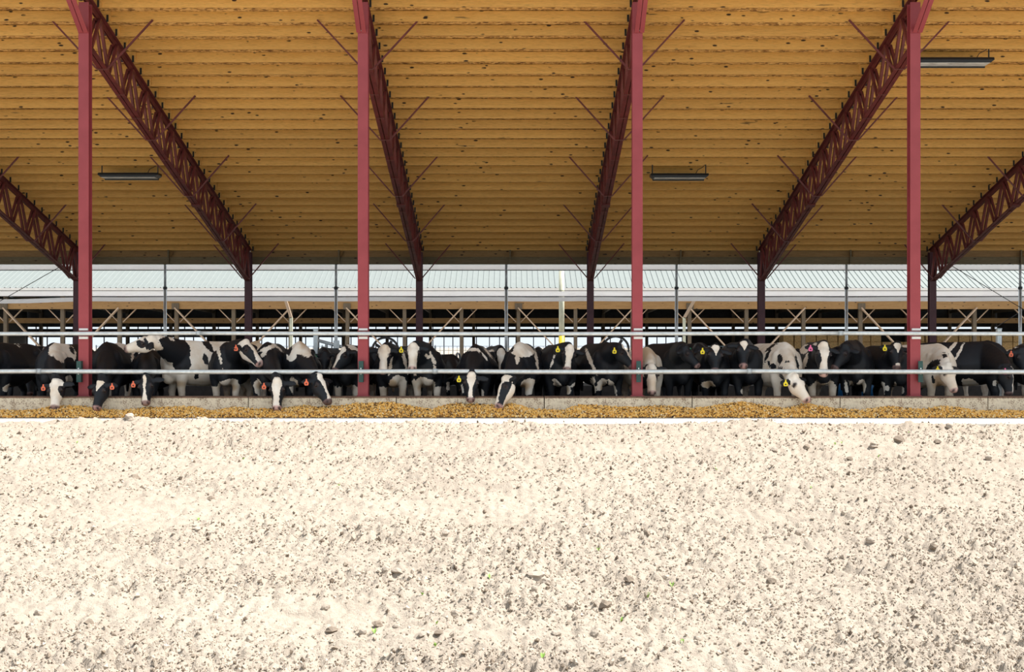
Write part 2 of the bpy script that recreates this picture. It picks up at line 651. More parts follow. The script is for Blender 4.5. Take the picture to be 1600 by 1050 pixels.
D_EAVE = 18.72
RX0, RX1 = -27.0, 27.0
roof = empty('roof_underside', (0, 0, 0))
tag(roof, 'timber roof underside of closely spaced golden purlins', 'roof', kind='structure')
PH = 0.19
mb = MB()
dz = PH + 0.004
vs = []
for zoff in (dz, dz + 0.06):
    for d in (D_EAVE, D_BACK + 0.46):
        for x in (RX0, RX1):
            vs.append((x, d, roof_z(d) + zoff))
mb.add(vs, [(0, 2, 3, 1), (4, 5, 7, 6), (0, 1, 5, 4), (2, 6, 7, 3), (0, 4, 6, 2), (1, 3, 7, 5)])
mb.build('roof_deck', M['osb'], roof)
LAP = 0.16
pl = MB().box(-BAY / 2 - LAP, BAY / 2 + LAP, -0.019, 0.019, 0, PH).mesh('purlin', M['purlin'])
centres = [POSTX[0] - BAY / 2 + BAY * k for k in range(-1, 8)]
for k, cx in enumerate(centres):
    for i in range(-2, 27):
        d = 20.05 + 0.46 * i
        if i < 0 and False:
            continue
        o = link('purlin', pl, roof, (cx, d + (0.0195 if k % 2 else -0.0195), roof_z(d) - 0.002 * random.random()))
# fascia at the eave above the picture, header at the back
mb = MB().box(RX0, RX1, D_EAVE - 0.02, D_EAVE + 0.02, roof_z(D_EAVE), roof_z(D_EAVE) + 0.26)
mb.build('fascia', M['purlin'], roof)

hd = empty('trim_header', (0, D_BACK + 0.16, 0))
tag(hd, 'greenish brown timber header beam above the far opening', 'beam', kind='structure')
DH = D_BACK + 0.13
mb = MB()
for k in range(len(POSTX) + 1):
    xa = POSTX[0] + BAY * (k - 1) + 0.006
    MB().box(xa, xa + BAY - 0.012, -0.05, 0.03, py2z(413.2, DH), py2z(401.5, DH)).build('header_board', M['header'], hd)
for k in range(len(POSTX) + 1):
    xa = POSTX[0] + BAY * (k - 1) + 0.006
    MB().box(xa, xa + BAY - 0.012, 0.035, 0.075, py2z(403, DH), roof_z(DH) + PH).build('closure_board', M['tan_wood'], hd)
for px in (264, 530, 797, 1063, 1328, 1594):
    x = px2x(px, DH)
    MB().box(x - 0.022, x + 0.022, -0.12, -0.06, py2z(413, DH), py2z(391, DH)).build('header_block', M['header'], hd)
    MB().bar((x + 0.05, -0.08, py2z(400, DH)), (x + 0.0 + 0.09, -0.02, py2z(393, DH)), 0.05, 0.05).build('block_end', M['tan_wood'], hd)

# ------------------------------------------------------------------ front posts
ORD = ['leftmost', 'second', 'third', 'rightmost']
POST_TOP = 7.24


def bolt_mesh(r=0.012, h=0.014):
    return MB().disc((0, 0, 0), (0, 1, 0), r, h, 8).mesh('bolt', M['bolt'])


BOLT = bolt_mesh()
Z_TOPRAIL = py2z(520.5, 19.5)
Z_MIDRAIL = py2z(580.0, 19.5)
D_RAIL = 19.515
post_labels = [
    'leftmost tall red steel front post, beside the white-faced feeding cow',
    'tall red steel front post left of the two white-faced cows',
    'tall red steel front post beside the cow with head hanging at its right',
    'rightmost tall red steel front post, by the hanging lamp',
]
post_px = [130.5, 567.0, 996.2, 1430.3]
brk_px = [126, 565, 997, 1435.5]
for i, px in enumerate(post_px):
    X0 = px2x(px, D_POST)
    p = empty('steel_post', (X0, D_POST + 0.08, 0.316))
    tag(p, post_labels[i], 'post', 'red front posts')
    z0, z1 = 0.008, POST_TOP - 0.316
    w = 0.180; dp = 0.165; t = 0.013
    MB().box(-w / 2, w / 2, -0.08, -0.08 + t, z0, z1).build('front_flange', M['red'], p)
    MB().box(-0.006, 0.006, -0.08 + t, -0.08 + dp - t, z0, z1).build('web', M['red'], p)
    MB().box(-w / 2, w / 2, -0.08 + dp - t, -0.08 + dp, z0, z1).build('back_flange', M['red'], p)
    MB().box(-w / 2 - 0.02, w / 2 + 0.02, -0.09, -0.08 + dp + 0.01, 0.006, 0.02).build('base_plate', M['red'], p)
    # cap where the eave chord is bolted on
    zc = py2z(47, D_POST) - 0.316
    MB().box(-w / 2 - 0.002, w / 2 + 0.002, -0.094, -0.0805, zc - 0.05, zc + 0.02).build('splice_plate', M['red'], p)
    for s in (-0.033, 0.033):
        link('bolt', BOLT, p, (s, -0.1, zc - 0.015))
    # white clips around the top rail
    for zz, hh in ((Z_TOPRAIL + 0.066, 0.036), (Z_TOPRAIL - 0.082, 0.042)):
        MB().box(-w / 2 + 0.022, w / 2 - 0.004, -0.112, -0.0805, zz - 0.316 - hh / 2, zz - 0.316 + hh / 2).build('rail_clip', M['white_paint'], p)
    # green plate that carries the lower rail
    bx = px2x(brk_px[i], D_POST) - X0
    br = MB()
    zb0 = py2z(597, D_POST) - 0.316; zb1 = py2z(564, D_POST) - 0.316
    br.box(bx - 0.040, bx + 0.040, -0.172, -0.16, zb0, zb1)
    b = br.build('rail_bracket', M['green'], p)
    MB().box(bx + 0.028, bx + 0.040, -0.16, -0.0805, zb0, zb1).build('bracket_flange', M['green'], b)
    for zz in (0.055, -0.055):
        link('bolt', BOLT, b, (bx, -0.178, Z_MIDRAIL - 0.316 + zz * 0.85))

# ------------------------------------------------------------------ rails
for nm, z, r, lab in (('top', Z_TOPRAIL, 0.036, 'upper galvanised pipe rail running across above the cows'),
                      ('mid', Z_MIDRAIL, 0.041, 'lower galvanised pipe rail running across in front of the cows')):
    rt = empty('pipe_rail', (0, D_RAIL if nm == 'top' else D_RAIL - 0.042, z))
    tag(rt, lab, 'rail', 'feed rails')
    joints = [-14.0, px2x(62, 19.5), px2x(680, 19.5), px2x(1170, 19.5), 14.0] if nm == 'mid' else [-14.0, px2x(310, 19.5), px2x(1314, 19.5), 14.0]
    for a, b in zip(joints, joints[1:]):
        n = 24
        pts = [(a + (b - a) * k / n, 0, -0.012 * math.sin(PI * k / n)) for k in range(n + 1)]
        MB().tube(pts, r, 14).build('pipe', M['galv'], rt, True)
    for j in joints[1:-1]:
        MB().tube([(j - 0.035, 0, 0), (j + 0.035, 0, 0)], r + 0.006, 14).build('pipe_coupling', M['galv_dull'], rt, True)

# ------------------------------------------------------------------ trusses and back posts
TH_C = 0.945


def top_z(d):
    return roof_z(d) - 0.004


def bot_z(d):
    return 6.43 - 0.288 * (d - 20.03)


def build_truss(X0, label):
    t = empty('roof_truss', (X0, D_POST + 0.08, bot_z(D_POST)))
    tag(t, label, 'truss', 'red roof trusses')
    oy, oz = D_POST + 0.08, bot_z(D_POST)

    def P(d, z, x=0):
        return Vector((x, d - oy, z - oz))
    return t, P


def truss_parts(t, P):
    # top chord: two angles, legs up against the purlins
    for s in (-1, 1):
        MB().angle(P(D_EAVE + 0.1, top_z(D_EAVE + 0.1) - 0.012), P(D_BACK + 0.1, top_z(D_BACK + 0.1) - 0.012), 0.075, -0.10, 0.010, s, off=0.012).build('top_chord', M['truss'], t)
        a, b = 19.80, D_BACK - 0.02
        sp = 26.55
        MB().angle(P(a, bot_z(a)), P(sp, bot_z(sp)), 0.078, 0.085, 0.010, s, off=0.010).build('bottom_chord', M['truss'], t)
        MB().angle(P(sp, bot_z(sp)), P(b, bot_z(b)), 0.070, 0.080, 0.010, s, off=0.010).build('bottom_chord', M['chord'], t)
        a2, b2 = 18.86, 19.585
        MB().angle(P(a2, 7.24), P(b2, 6.70), 0.078, 0.07, 0.010, s, off=0.006).build('eave_chord', M['red'], t)
    MB().bar(P(26.52, bot_z(26.52) + 0.03), P(26.66, bot_z(26.66) + 0.03), 0.20, 0.09).build('splice_plate', M['truss'], t)
    # zig-zag web of paired angles
    n = 14
    pan = 0.868
    d0 = 20.26
    for k in range(n):
        dt = d0 + pan * k
        if dt > D_BACK - 0.1:
            break
        for db, ww in ((dt - 0.40, 0.050), (dt + 0.40, 0.060)):
            db = min(max(db, 19.86), D_BACK - 0.1)
            for s in (-1, 1):
                MB().bar(P(dt, top_z(dt) - 0.09, s * 0.046), P(db, bot_z(db) + 0.05, s * 0.046), 0.050, ww, up=(0, 1, 0)).build('web_member', M['truss'], t)
        MB().bar(P(dt - 0.09, top_z(dt - 0.09) - 0.085), P(dt + 0.09, top_z(dt + 0.09) - 0.085), 0.016, 0.13).build('gusset_plate', M['truss'], t)
    # battens under the bottom chord and slanted braces up to the purlins
    for i in (1, 7, 13, 19, 25):
        d = 20.05 + 0.46 * i
        MB().box(-0.105, 0.105, d - 0.025 - (D_POST + 0.08), d + 0.025 - (D_POST + 0.08), bot_z(d) - bot_z(D_POST) - 0.012, bot_z(d) - bot_z(D_POST) - 0.002).build('batten_plate', M['chord'], t)
        for s in (-1, 1):
            MB().bar(P(d - 0.02, bot_z(d) + 0.0, s * 0.10), P(d - 0.02, roof_z(d) + 0.03, s * 0.93), 0.030, 0.030).build('fly_brace', M['truss'], t)
    for i in range(0, 27):
        d = 20.05 + 0.46 * i
        for s in (-1, 1):
            MB().box(*sorted((s * 0.088, s * 0.125)), d - 0.05 - (D_POST + 0.08), d - 0.041 - (D_POST + 0.08), top_z(d) - bot_z(D_POST) - 0.01, top_z(d) - bot_z(D_POST) + 0.12).build('purlin_clip', M['black'], t)
    for i in (3, 5, 9, 11, 15, 17, 20, 22, 24):
        d = 20.05 + 0.46 * i
        MB().box(-0.088, 0.088, d - 0.02 - (D_POST + 0.08), d + 0.02 - (D_POST + 0.08), bot_z(d) - bot_z(D_POST) - 0.006, bot_z(d) - bot_z(D_POST) - 0.001).build('batten_plate', M['chord'], t)


truss_labels = [
    'dark red roof truss at the far left, cut off by the picture edge',
    'dark red roof truss running back from the leftmost front post',
    'dark red roof truss running back from the second front post',
    'dark red roof truss running back from the third front post',
    'dark red roof truss running back from the rightmost front post',
    'dark red roof truss at the far right, cut off by the picture edge',
]
t0, P0 = build_truss(POSTX[0], truss_labels[0])
truss_parts(t0, P0)
for X0, lab in zip(POSTX[1:], truss_labels[1:]):
    c = t0.copy()
    col.objects.link(c)
    c.location.x = X0
    c['label'] = lab
    for ch in list(t0.children):
        k = ch.copy()
        col.objects.link(k)
        k.parent = c

bp_labels = ['leftmost of the maroon back posts, half behind the leftmost front post', 'second maroon back post from the left', 'third maroon back post from the left',
             'fourth maroon back post from the left', 'fifth maroon back post from the left', 'rightmost maroon back post, beside the rightmost front post']
for X0, lab in zip(POSTX, bp_labels):
    p = empty('back_post', (X0, D_BACK, -0.04))
    tag(p, lab, 'post', 'maroon back posts')
    h = top_z(D_BACK) - 0.10 + 0.04
    MB().box(-0.095, 0.095, -0.08, -0.067, 0, h).build('front_flange', M['dark_red'], p)
    MB().box(-0.006, 0.006, -0.067, 0.067, 0, h).build('web', M['dark_red'], p)
    MB().box(-0.095, 0.095, 0.067, 0.08, 0, h).build('back_flange', M['dark_red'], p)
    MB().box(-0.13, 0.13, -0.11, 0.11, 0.0, 0.02).build('base_plate', M['dark_red'], p)

# ------------------------------------------------------------------ back wall: curtain rolls, pipe supports, cables
DC = D_BACK + 0.42
for lab, y0, y1, sag in (('white curtain valance hung under the header beam', 414.0, 421.5, 0),):
    z1, z0 = py2z(y0, DC), py2z(y1, DC)
    o = MB().box(-20, 20, DC - 0.01, DC + 0.03, z0, z1).build('curtain_valance', M['curtain'])
    tag(o, lab, 'curtain')
o = MB().tube([(-20, DC - 0.03, py2z(422.3, DC)), (20, DC - 0.03, py2z(422.3, DC))], 0.012, 8).build('curtain_cable', M['cable'])
tag(o, 'dark cable along the bottom of the curtain valance', 'cable')
# the gathered curtain: two slack rolls hanging between cords
cr = empty('rolled_curtain', (0, DC, py2z(462, DC)))
tag(cr, 'white side curtain gathered into two long rolls below the metal roof', 'curtain')
zc0 = py2z(462, DC)


def roll(y0, y1, mat, sagl=0.0, name='curtain_roll', dy=0.0):
    zt, zb = py2z(y0, DC) - zc0, py2z(y1, DC) - zc0
    mid, hh = (zt + zb) / 2, (zt - zb) / 2
    mb = MB()
    n = 60
    vs = []
    K = 10
    for i in range(n + 1):
        x = -20 + 40 * i / n
        sg = sagl * max(0.0, min(1.0, (-12.2 - x) / 2.2))
        sg += 0.006 * math.sin(x * 2.1) * (1 if sagl else 0.4)
        for k in range(K):
            a = 2 * PI * k / K
            vs.append((x, dy + 0.055 * math.cos(a), mid - sg + hh * math.sin(a)))
    fs = []
    for i in range(n):
        for k in range(K):
            a = i * K + k; b = i * K + (k + 1) % K
            fs.append((a, b, b + K, a + K))
    mb.add(vs, fs)
    return mb.build(name, mat, cr, True)


roll(455.2, 462.8, M['curtain'])
roll(464.0, 471.0, M['curtain'], 0.06)
for y in (454.3, 463.4):
    MB().tube([(-20, -0.07, py2z(y, DC) - zc0), (20, -0.07, py2z(y, DC) - zc0)], 0.010, 6).build('roll_cord', M['cable'], cr)

pipe_px = [258, 525, 791, 1057, 1322.5, 1594]
pl_labels = ['galvanised curtain pipe left of the second maroon post', 'galvanised curtain pipe left of the second red front post', 'galvanised curtain pipe in the middle of the picture',
             'galvanised curtain pipe right of the third red front post', 'galvanised curtain pipe left of the rightmost red front post', 'galvanised curtain pipe at the right picture edge']
for px, lab in zip(pipe_px, pl_labels):
    x = px2x(px, DC - 0.2)
    p = empty('curtain_pipe', (x, DC - 0.2, -0.04))
    tag(p, lab, 'pipe', 'curtain support pipes')
    zt = py2z(413.5, DC - 0.2) + 0.04
    zm = py2z(450, DC - 0.2) + 0.04
    MB().tube([(0, 0, zm), (0, 0, zt)], 0.036, 10).build('upper_tube', M['galv_dull'], p, True)
    MB().tube([(0, 0, 0), (0, 0, zm)], 0.046, 10).build('lower_tube', M['galv'], p, True)
    MB().disc((0, 0, zm), (0, 0, 1), 0.06, 0.07, 10).build('pipe_clamp', M['black'], p)

# guy cables at both ends
for lab, a, b in (('thin dark guy cable at the far left below the truss', (0, 470.5, DC - 0.3), (98, 414.5, DC - 0.5)),
                  ('thin dark guy cable at the far right behind the truss', (1485, 414, DC - 0.5), (1600, 484, DC - 0.3)),
                  ('thin dark guy cable rising to the pipe at the right edge', (1555, 512, DC + 0.5), (1600, 484, DC + 0.3))):
    o = MB().tube([at(*a), at(*b)], 0.010, 6).build('guy_cable', M['cable'])
    tag(o, lab, 'cable')

# ------------------------------------------------------------------ hanging lamps
def lamp(px0, px1, ytop, ybot, i, lab, lit):
    d = 20.05 + 0.46 * i + 0.0
    w = (px1 - px0) * d / F
    cx = px2x((px0 + px1) / 2, d)
    zt = py2z(ytop, d)
    h = 0.16
    e = empty('hanging_lamp', (cx, d, zt))
    tag(e, lab, 'lamp', 'hanging tube lamps')
    # housing: shallow box with cut-back ends; the reflector fills its underside
    hb = 0.105
    a, b = w / 2, w / 2 - 0.07
    vs = [(-a, -0.15, -0.05), (-b, -0.15, -hb), (b, -0.15, -hb), (a, -0.15, -0.05), (a, -0.13, 0), (-a, -0.13, 0),
          (-a, 0.15, -0.05), (-b, 0.15, -hb), (b, 0.15, -hb), (a, 0.15, -0.05), (a, 0.13, 0), (-a, 0.13, 0)]
    MB().add(vs, [(5, 0, 3, 4), (0, 1, 2, 3), (11, 10, 9, 6), (6, 9, 8, 7), (5, 4, 10, 11), (1, 7, 8, 2), (0, 6, 7, 1), (3, 2, 8, 9), (0, 5, 11, 6), (4, 3, 9, 10)]).build('housing', M['black'], e)
    MB().box(-b + 0.015, b - 0.015, -0.135, 0.115, -hb - 0.008, -hb - 0.001).build('reflector', M['lens'], e)
    MB().box(-b, b, 0.12, 0.15, -hb - 0.035, -hb - 0.001).build('trim_bar', M['black'], e)
    zr = roof_z(d) - zt + 0.02
    for s in (-1, 1):
        MB().tube([(s * (w / 2 - 0.05), 0, -0.01), (s * (w / 2 - 0.05), 0, zr)], 0.014, 6).build('hanger', M['black'], e)
    MB().tube([(w / 2 - 0.3, 0, -0.01), (w / 2 - 0.24, -0.02, 0.10), (w / 2 - 0.14, -0.02, 0.15), (w / 2 - 0.06, 0, zr)], 0.008, 6).build('cable', M['cable'], e, True)


lamp(156, 250, 271, 283, 14, 'black hanging tube lamp at the left, beside the leftmost front post', 1)
lamp(1016, 1106, 272, 284, 14, 'black hanging tube lamp right of the third front post', 0)
lamp(1428, 1549, 92, 107, 3, 'black hanging tube lamp at upper right, partly behind the rightmost front post', 1)

# ------------------------------------------------------------------ the far barn
DF = 47.0
fb = empty('far_barn', (0, DF, 0))
tag(fb, 'open timber barn with pale ribbed metal roof beyond the yard', 'barn')
zE = py2z(450.5, DF)
SLF = 0.46
RUN = 7.5
PW = 0.93
# ribbed roof panels
mb = MB()
prof = []
for k in range(4):
    x = k * PW / 4
    prof += [(x, 0), (x + 0.17, 0), (x + 0.185, 0.028), (x + 0.215, 0.028)]
prof.append((PW, 0))
vs = [(x, -0.35 + s * (RUN + 0.35), zE + h - SLF * 0.0 + SLF * (s * (RUN + 0.35))) for s in (0, 1) for x, h in prof]
n = len(prof)
mb.add(vs, [(i, i + 1, n + i + 1, n + i) for i in range(n - 1)])
pme = mb.mesh('roof_panel', M['roof_metal'])
NP = 58
for k in range(NP):
    link('roof_panel', pme, fb, (-NP / 2 * PW + k * PW, 0, 0))
W2 = NP / 2 * PW
vs = [(-W2, RUN, zE + SLF * (RUN + 0.35)), (W2, RUN, zE + SLF * (RUN + 0.35)), (W2, 2 * RUN + 0.3, zE), (-W2, 2 * RUN + 0.3, zE)]
vs += [(x, y, z - 0.05) for x, y, z in vs]
MB().add(vs, [(0, 1, 2, 3), (7, 6, 5, 4), (0, 4, 5, 1), (1, 5, 6, 2), (2, 6, 7, 3), (3, 7, 4, 0)]).build('rear_roof_slope', M['roof_metal'], fb)
MB().box(-W2, W2, -0.37, -0.33, zE - 0.15, zE - 0.005).build('eave_gutter', M['white_paint'], fb)
DFB = DF + 2 * RUN
SP = 90.0 * DF / F
zb1, zb0 = py2z(470.5, DF), py2z(483.0, DF)
MB().box(-W2, W2, -0.07, 0.0, zb0, zb1 + 0.02).build('header_beam', M['tan_wood'], fb)
posts_px = [97 + 90 * k for k in range(-3, 20)]
for i, px in enumerate(posts_px):
    ppx = 97 + (px - 97) * 0.9905
    x = px2x(ppx, DF)
    MB().box(x - 0.075, x + 0.075, 0.002, 0.16, -0.06, zE + 0.1).build('timber_post', M['old_wood'], fb)
    # thin knee braces
    for s in (-1, 1):
        MB().bar((x + s * 0.10, 0.2, py2z(503, DF)), (x + s * 0.66, 0.2, py2z(482, DF)), 0.035, 0.075, up=(0, 1, 0)).build('knee_brace', M['brace_wood'], fb)
    if (i - 3) % 3 == 0:
        for s in (-1, 1):
            MB().bar((x + s * 0.13, -0.11, py2z(572, DF)), (x + s * SP * 1.0, -0.11, py2z(481, DF)), 0.05, 0.17, up=(0, 1, 0)).build('wind_brace', M['brace_wood'], fb)
    if i % 3 == 2:
        MB().box(x - 0.15, x + 0.15, -0.14, -0.0705, py2z(483.5, DF), py2z(474, DF)).build('junction_box', M['old_wood'], fb)
    # rafters with collar
    MB().bar((x, 0.1, zE + 0.0), (x, RUN, zE + SLF * RUN - 0.05), 0.05, 0.24).build('rafter', M['old_wood'], fb)
    MB().bar((x, RUN, zE + SLF * RUN - 0.05), (x, 2 * RUN, zE), 0.05, 0.24).build('rafter', M['old_wood'], fb)
    MB().bar((x, 0.2, zE - 0.25), (x, 2 * RUN, zE - 0.55), 0.05, 0.15).build('tie_beam', M['old_wood'], fb)
    MB().box(x - 0.08, x + 0.08, 2 * RUN - 0.1, 2 * RUN + 0.08, -0.06, zE).build('rear_post', M['old_wood'], fb)
MB().box(-W2, W2, 4.0, 4.08, py2z(505, DF + 4), py2z(497, DF + 4)).build('stall_beam', M['tan_wood'], fb)
# rear wall: slit of light, rolled rear curtain, dark closed parts
zz = lambda y: py2z(y, DFB)
MB().box(-W2, W2, 2 * RUN + 0.1, 2 * RUN + 0.16, zz(510.8), zE).build('rear_upper_wall', M['dark_sheet'], fb)
MB().box(-W2, W2, 2 * RUN + 0.1, 2 * RUN + 0.2, zz(527), zz(513.8)).build('rear_curtain_roll', M['dark_sheet'], fb)
for a, b in ((322, 392), (1066, 1700)):
    MB().box(px2x(a, DFB), px2x(b, DFB), 2 * RUN + 0.12, 2 * RUN + 0.18, -0.06, zz(526)).build('dark_rear_panel', M['dark_sheet'], fb)  # right-hand panel is a wall in shade, the shade put into its black
k = 0
for px in np.arange(-8, 1064, 17.5):
    x = px2x(px + 3 * math.sin(px), DFB)
    MB().box(x - 0.025, x + 0.025, 2 * RUN - 0.3, 2 * RUN - 0.25, -0.06, zz(511)).build('rear_batten', M['dark_sheet'], fb)
# end walls keep the sun out of the interior
for s in (-1, 1):
    MB().box(s * W2 - 0.05, s * W2 + 0.05, 0, 2 * RUN, -0.06, zE + 0.2).build('end_wall', M['dark_sheet'], fb)

# wire mesh fence inside the far barn
DM = DF + 1.6
wf = empty('mesh_fence', (0, DM, -0.06))
tag(wf, 'grey wire mesh fence panels in the far barn', 'fence')
zt, zb = py2z(541, DM) + 0.06, py2z(592, DM) + 0.06
xw0, xw1 = px2x(150, DM), px2x(1210, DM)
npan = 12
pw = (xw1 - xw0) / npan
mb = MB()
for k in range(14):
    x = 0.03 + (pw - 0.06) * k / 13
    mb.box(x - 0.009, x + 0.009, -0.009, 0.009, zb, zt)
for k in range(9):
    z = zb + (zt - zb) * k / 8
    mb.box(0, pw, -0.014, -0.005, z - 0.009, z + 0.009)
mme = mb.mesh('wire_grid', M['wire'])
for k in range(npan):
    o = link('wire_grid', mme, wf, (xw0 + k * pw, 0, 0))
    o['kind'] = 'stuff'
    MB().box(xw0 + k * pw - 0.02, xw0 + k * pw + 0.02, 0.01, 0.05, 0, zt + 0.05).build('fence_post', M['wire'], wf)

# big fans
for px, py, lab in ((602, 548, 'large round black fan standing right of the second red front post'), (962, 546, 'large round black fan beside the third red front post')):
    d = DF + 0.9
    c = at(px, py, d)
    e = empty('barn_fan', (c.x, d, -0.06))
    tag(e, lab, 'fan', 'round barn fans')
    zc_ = c.z + 0.06
    R = 0.56
    n = 28
    MB().tube([(R * math.cos(2 * PI * k / n), 0, zc_ + R * math.sin(2 * PI * k / n)) for k in range(n + 1)], 0.05, 6, False).build('fan_ring', M['black'], e, True)
    for k in range(4):
        a = PI / 4 + k * PI / 2 + 0.2
        MB().bar((0, 0, zc_), (0.5 * math.cos(a), 0.02, zc_ + 0.5 * math.sin(a)), 0.02, 0.13, up=(-math.sin(a), 0.5, math.cos(a))).build('blade', M['black'], e)
    MB().disc((0, 0, zc_), (0, 1, 0), 0.09, 0.16, 12).build('hub', M['black'], e)
    for s in (-1, 1):
        MB().tube([(s * 0.45, 0, 0), (s * 0.42, 0, zc_ - 0.4)], 0.03, 6).build('leg', M['black'], e)

# hay bales stacked behind on the right
DHY = DF + 6
bale = MB()
bw, bh, bl = 0.47, 0.36, 0.9
v = []
for sx in (-1, 1):
    for (y, z) in ((0.03, 0), (0, 0.03), (0, bh - 0.03), (0.03, bh), (bl, bh), (bl, 0)):
        v.append((sx * bw / 2 * (1.0), y, z))
bale.add(v, [(i, (i + 1) % 6, (i + 1) % 6 + 6, i + 6) for i in range(6)] + [(5, 4, 3, 2, 1, 0), (6, 7, 8, 9, 10, 11)])
bme = bale.mesh('hay_bale', M['hay'])
bx0, bx1 = px2x(1232, DHY), px2x(1625, DHY)
ncol = int((bx1 - bx0) / 0.52)
for r in range(5):
    for c in range(ncol):
        if r == 4 and random.random() < 0.25:
            continue
        o = link('hay_bale', bme, None, (bx0 + c * 0.52 + random.uniform(-0.015, 0.015), DHY + random.uniform(-0.06, 0.06), -0.06 + r * 0.362))
        tag(o, 'brown hay bale in the big stack inside the far barn', 'hay bale', 'hay bales stacked in the far barn')

# round timber post with yellow foot in the yard, and two cranked pale poles
DP = 38.0
x = px2x(877.5, DP)
p = empty('yard_post', (x, DP, -0.06))
tag(p, 'round pale post with a yellow painted foot in the yard', 'post')
MB().tube([(0, 0, py2z(521, DP) + 0.06), (0, 0, py2z(423.5, DP) + 0.06)], 0.092, 14).build('shaft', M['pale_post'], p, True)
MB().tube([(0, 0, 0), (0, 0, py2z(521, DP) + 0.06)], 0.10, 14).build('painted_foot', M['yellow'], p, True)
for (px, top, lab) in ((455, 446.5, 'pale cranked pole right of the second maroon back post'), (1069, 1084.5, 'pale cranked pole right of the third red front post')):
    d = 40.0
    e = empty('cranked_pole', (px2x(px, d), d, -0.06))
    tag(e, lab, 'pole', 'pale cranked poles')
    zk = py2z(496, d) + 0.06
    MB().bar((0, 0, 0), (0, 0, zk), 0.10, 0.08, up=(0, 1, 0)).build('shaft', M['pale_post'], e)
    MB().bar((0, 0, zk - 0.02), ((top - px) * d / F, 0, py2z(470, d) + 0.06), 0.10, 0.08, up=(0, 1, 0)).build('arm', M['brace_wood'], e)

# ------------------------------------------------------------------ inside the barn: gate posts, stall dividers, curb, barrels
for px, ytop, lab in ((493.5, 513.5, 'grey square gate post standing left of the second red front post'), (1560.5, 513.0, 'grey square gate post at the far right behind the black cow')):
    d = 22.6
    x = px2x(px, d)
    e = empty('gate_post', (x, d, -0.04))
    tag(e, lab, 'post', 'grey gate posts')
    h = py2z(ytop, d) + 0.04
    MB().box(-0.043, 0.043, -0.043, 0.043, 0, h - 0.02).build('tube', M['galv'], e)
    MB().box(-0.049, 0.049, -0.049, 0.049, h - 0.02, h).build('cap', M['galv_dull'], e)

e = empty('headlock_gate', (px2x(525, 24.2), 24.2, -0.04))
tag(e, 'galvanised pipe gate with sloping top bar behind the grey gate post', 'gate')
zr = lambda y: py2z(y, 24.2) + 0.04
xr = lambda p: (p - 525) * 24.2 / F
MB().tube([(xr(497), 0, zr(532)), (xr(560), 0, zr(549))], 0.035, 8).build('top_bar', M['galv_dull'], e, True)
MB().tube([(xr(526), 0, 0), (xr(526), 0, zr(532))], 0.05, 8).build('upright', M['galv_dull'], e, True)
MB().box(xr(522), xr(531), -0.09, -0.055, zr(544), zr(532)).build('latch_plate', M['galv'], e)
MB().tube([(xr(510), 0, 0), (xr(510), 0, zr(537))], 0.03, 8).build('upright', M['galv_dull'], e, True)

mb = MB().box(-20, 20, 27.0, 29.4, -0.04, 0.24)
o = mb.build('stall_platform', M['rubber'])
tag(o, 'dark raised stall platform low behind the cows', 'platform', kind='structure')
# stall divider loops
dv = MB()
pts = [(0, 0, 0.0), (0, 0, 0.95), (0, 0.1, 1.12), (0, 0.5, 1.16), (0, 1.5, 1.12), (0, 1.75, 1.0), (0, 1.82, 0.8), (0, 1.75, 0.6), (0, 1.45, 0.48), (0, 0.6, 0.45), (0, 0.02, 0.47)]
dme = dv.tube(pts, 0.03, 8).mesh('stall_divider', M['galv_dull'], True)
for k in range(17):
    o = link('stall_divider', dme, None, (-9.9 + 1.22 * k, 27.4, 0.235))
    o.scale = (1, 1, 0.68)
    tag(o, 'galvanised stall divider loop in the row behind the cows', 'stall divider', 'stall dividers behind the cows')
for px, lab in ((1356, 'blue plastic barrel behind the black cow left of the rightmost post'), (1308, 'blue plastic barrel behind the pink-tagged cow')):
    x = px2x(px, 23.2)
    e = empty('plastic_barrel', (x, 23.2, -0.04))
    tag(e, lab, 'barrel', 'blue barrels')
    pr = [(0, 0.14), (0.02, 0.15), (0.2, 0.16), (0.21, 0.15), (0.23, 0.15), (0.24, 0.16), (0.44, 0.15), (0.50, 0.11)]
    MB().tube([(0, 0, z) for z, r in pr], [r for z, r in pr], 16).build('drum', M['blue'], e, True)
    MB().disc((0.04, 0, 0.508), (0, 0, 1), 0.03, 0.016, 8).build('bung', M['black'], e)

# ------------------------------------------------------------------ feed heaped against the wall
FC = [(-200, 640), (0, 641), (60, 641), (90, 635), (130, 634), (160, 640), (190, 643), (230, 636), (300, 637), (330, 642), (365, 636), (400, 641), (440, 638), (474, 633), (500, 638), (535, 634), (557, 629), (616, 630), (640, 634), (674, 639),
      (703, 632), (765, 632), (800, 631), (832, 641), (881, 640), (903, 633), (954, 636), (1030, 635), (1081, 638), (1130, 632), (1164, 629), (1200, 634), (1230, 638), (1260, 632), (1300, 637), (1345, 642), (1378, 637), (1397, 635), (1440, 641), (1470, 636), (1499, 637), (1532, 642), (1600, 643), (1800, 641)]
fcx = np.array([px2x(a, D_WALL) for a, b in FC]); fcz = np.array([py2z(b, D_WALL) for a, b in FC])
D_FEED0 = 18.70


def feed_z(x, d):
    top = np.interp(x, fcx, fcz)
    s = np.clip((d - D_FEED0) / (D_WALL - D_FEED0), 0, 1)
    return top * (s ** 0.8) + 0.012 * np.sin(x * 5.3) * s


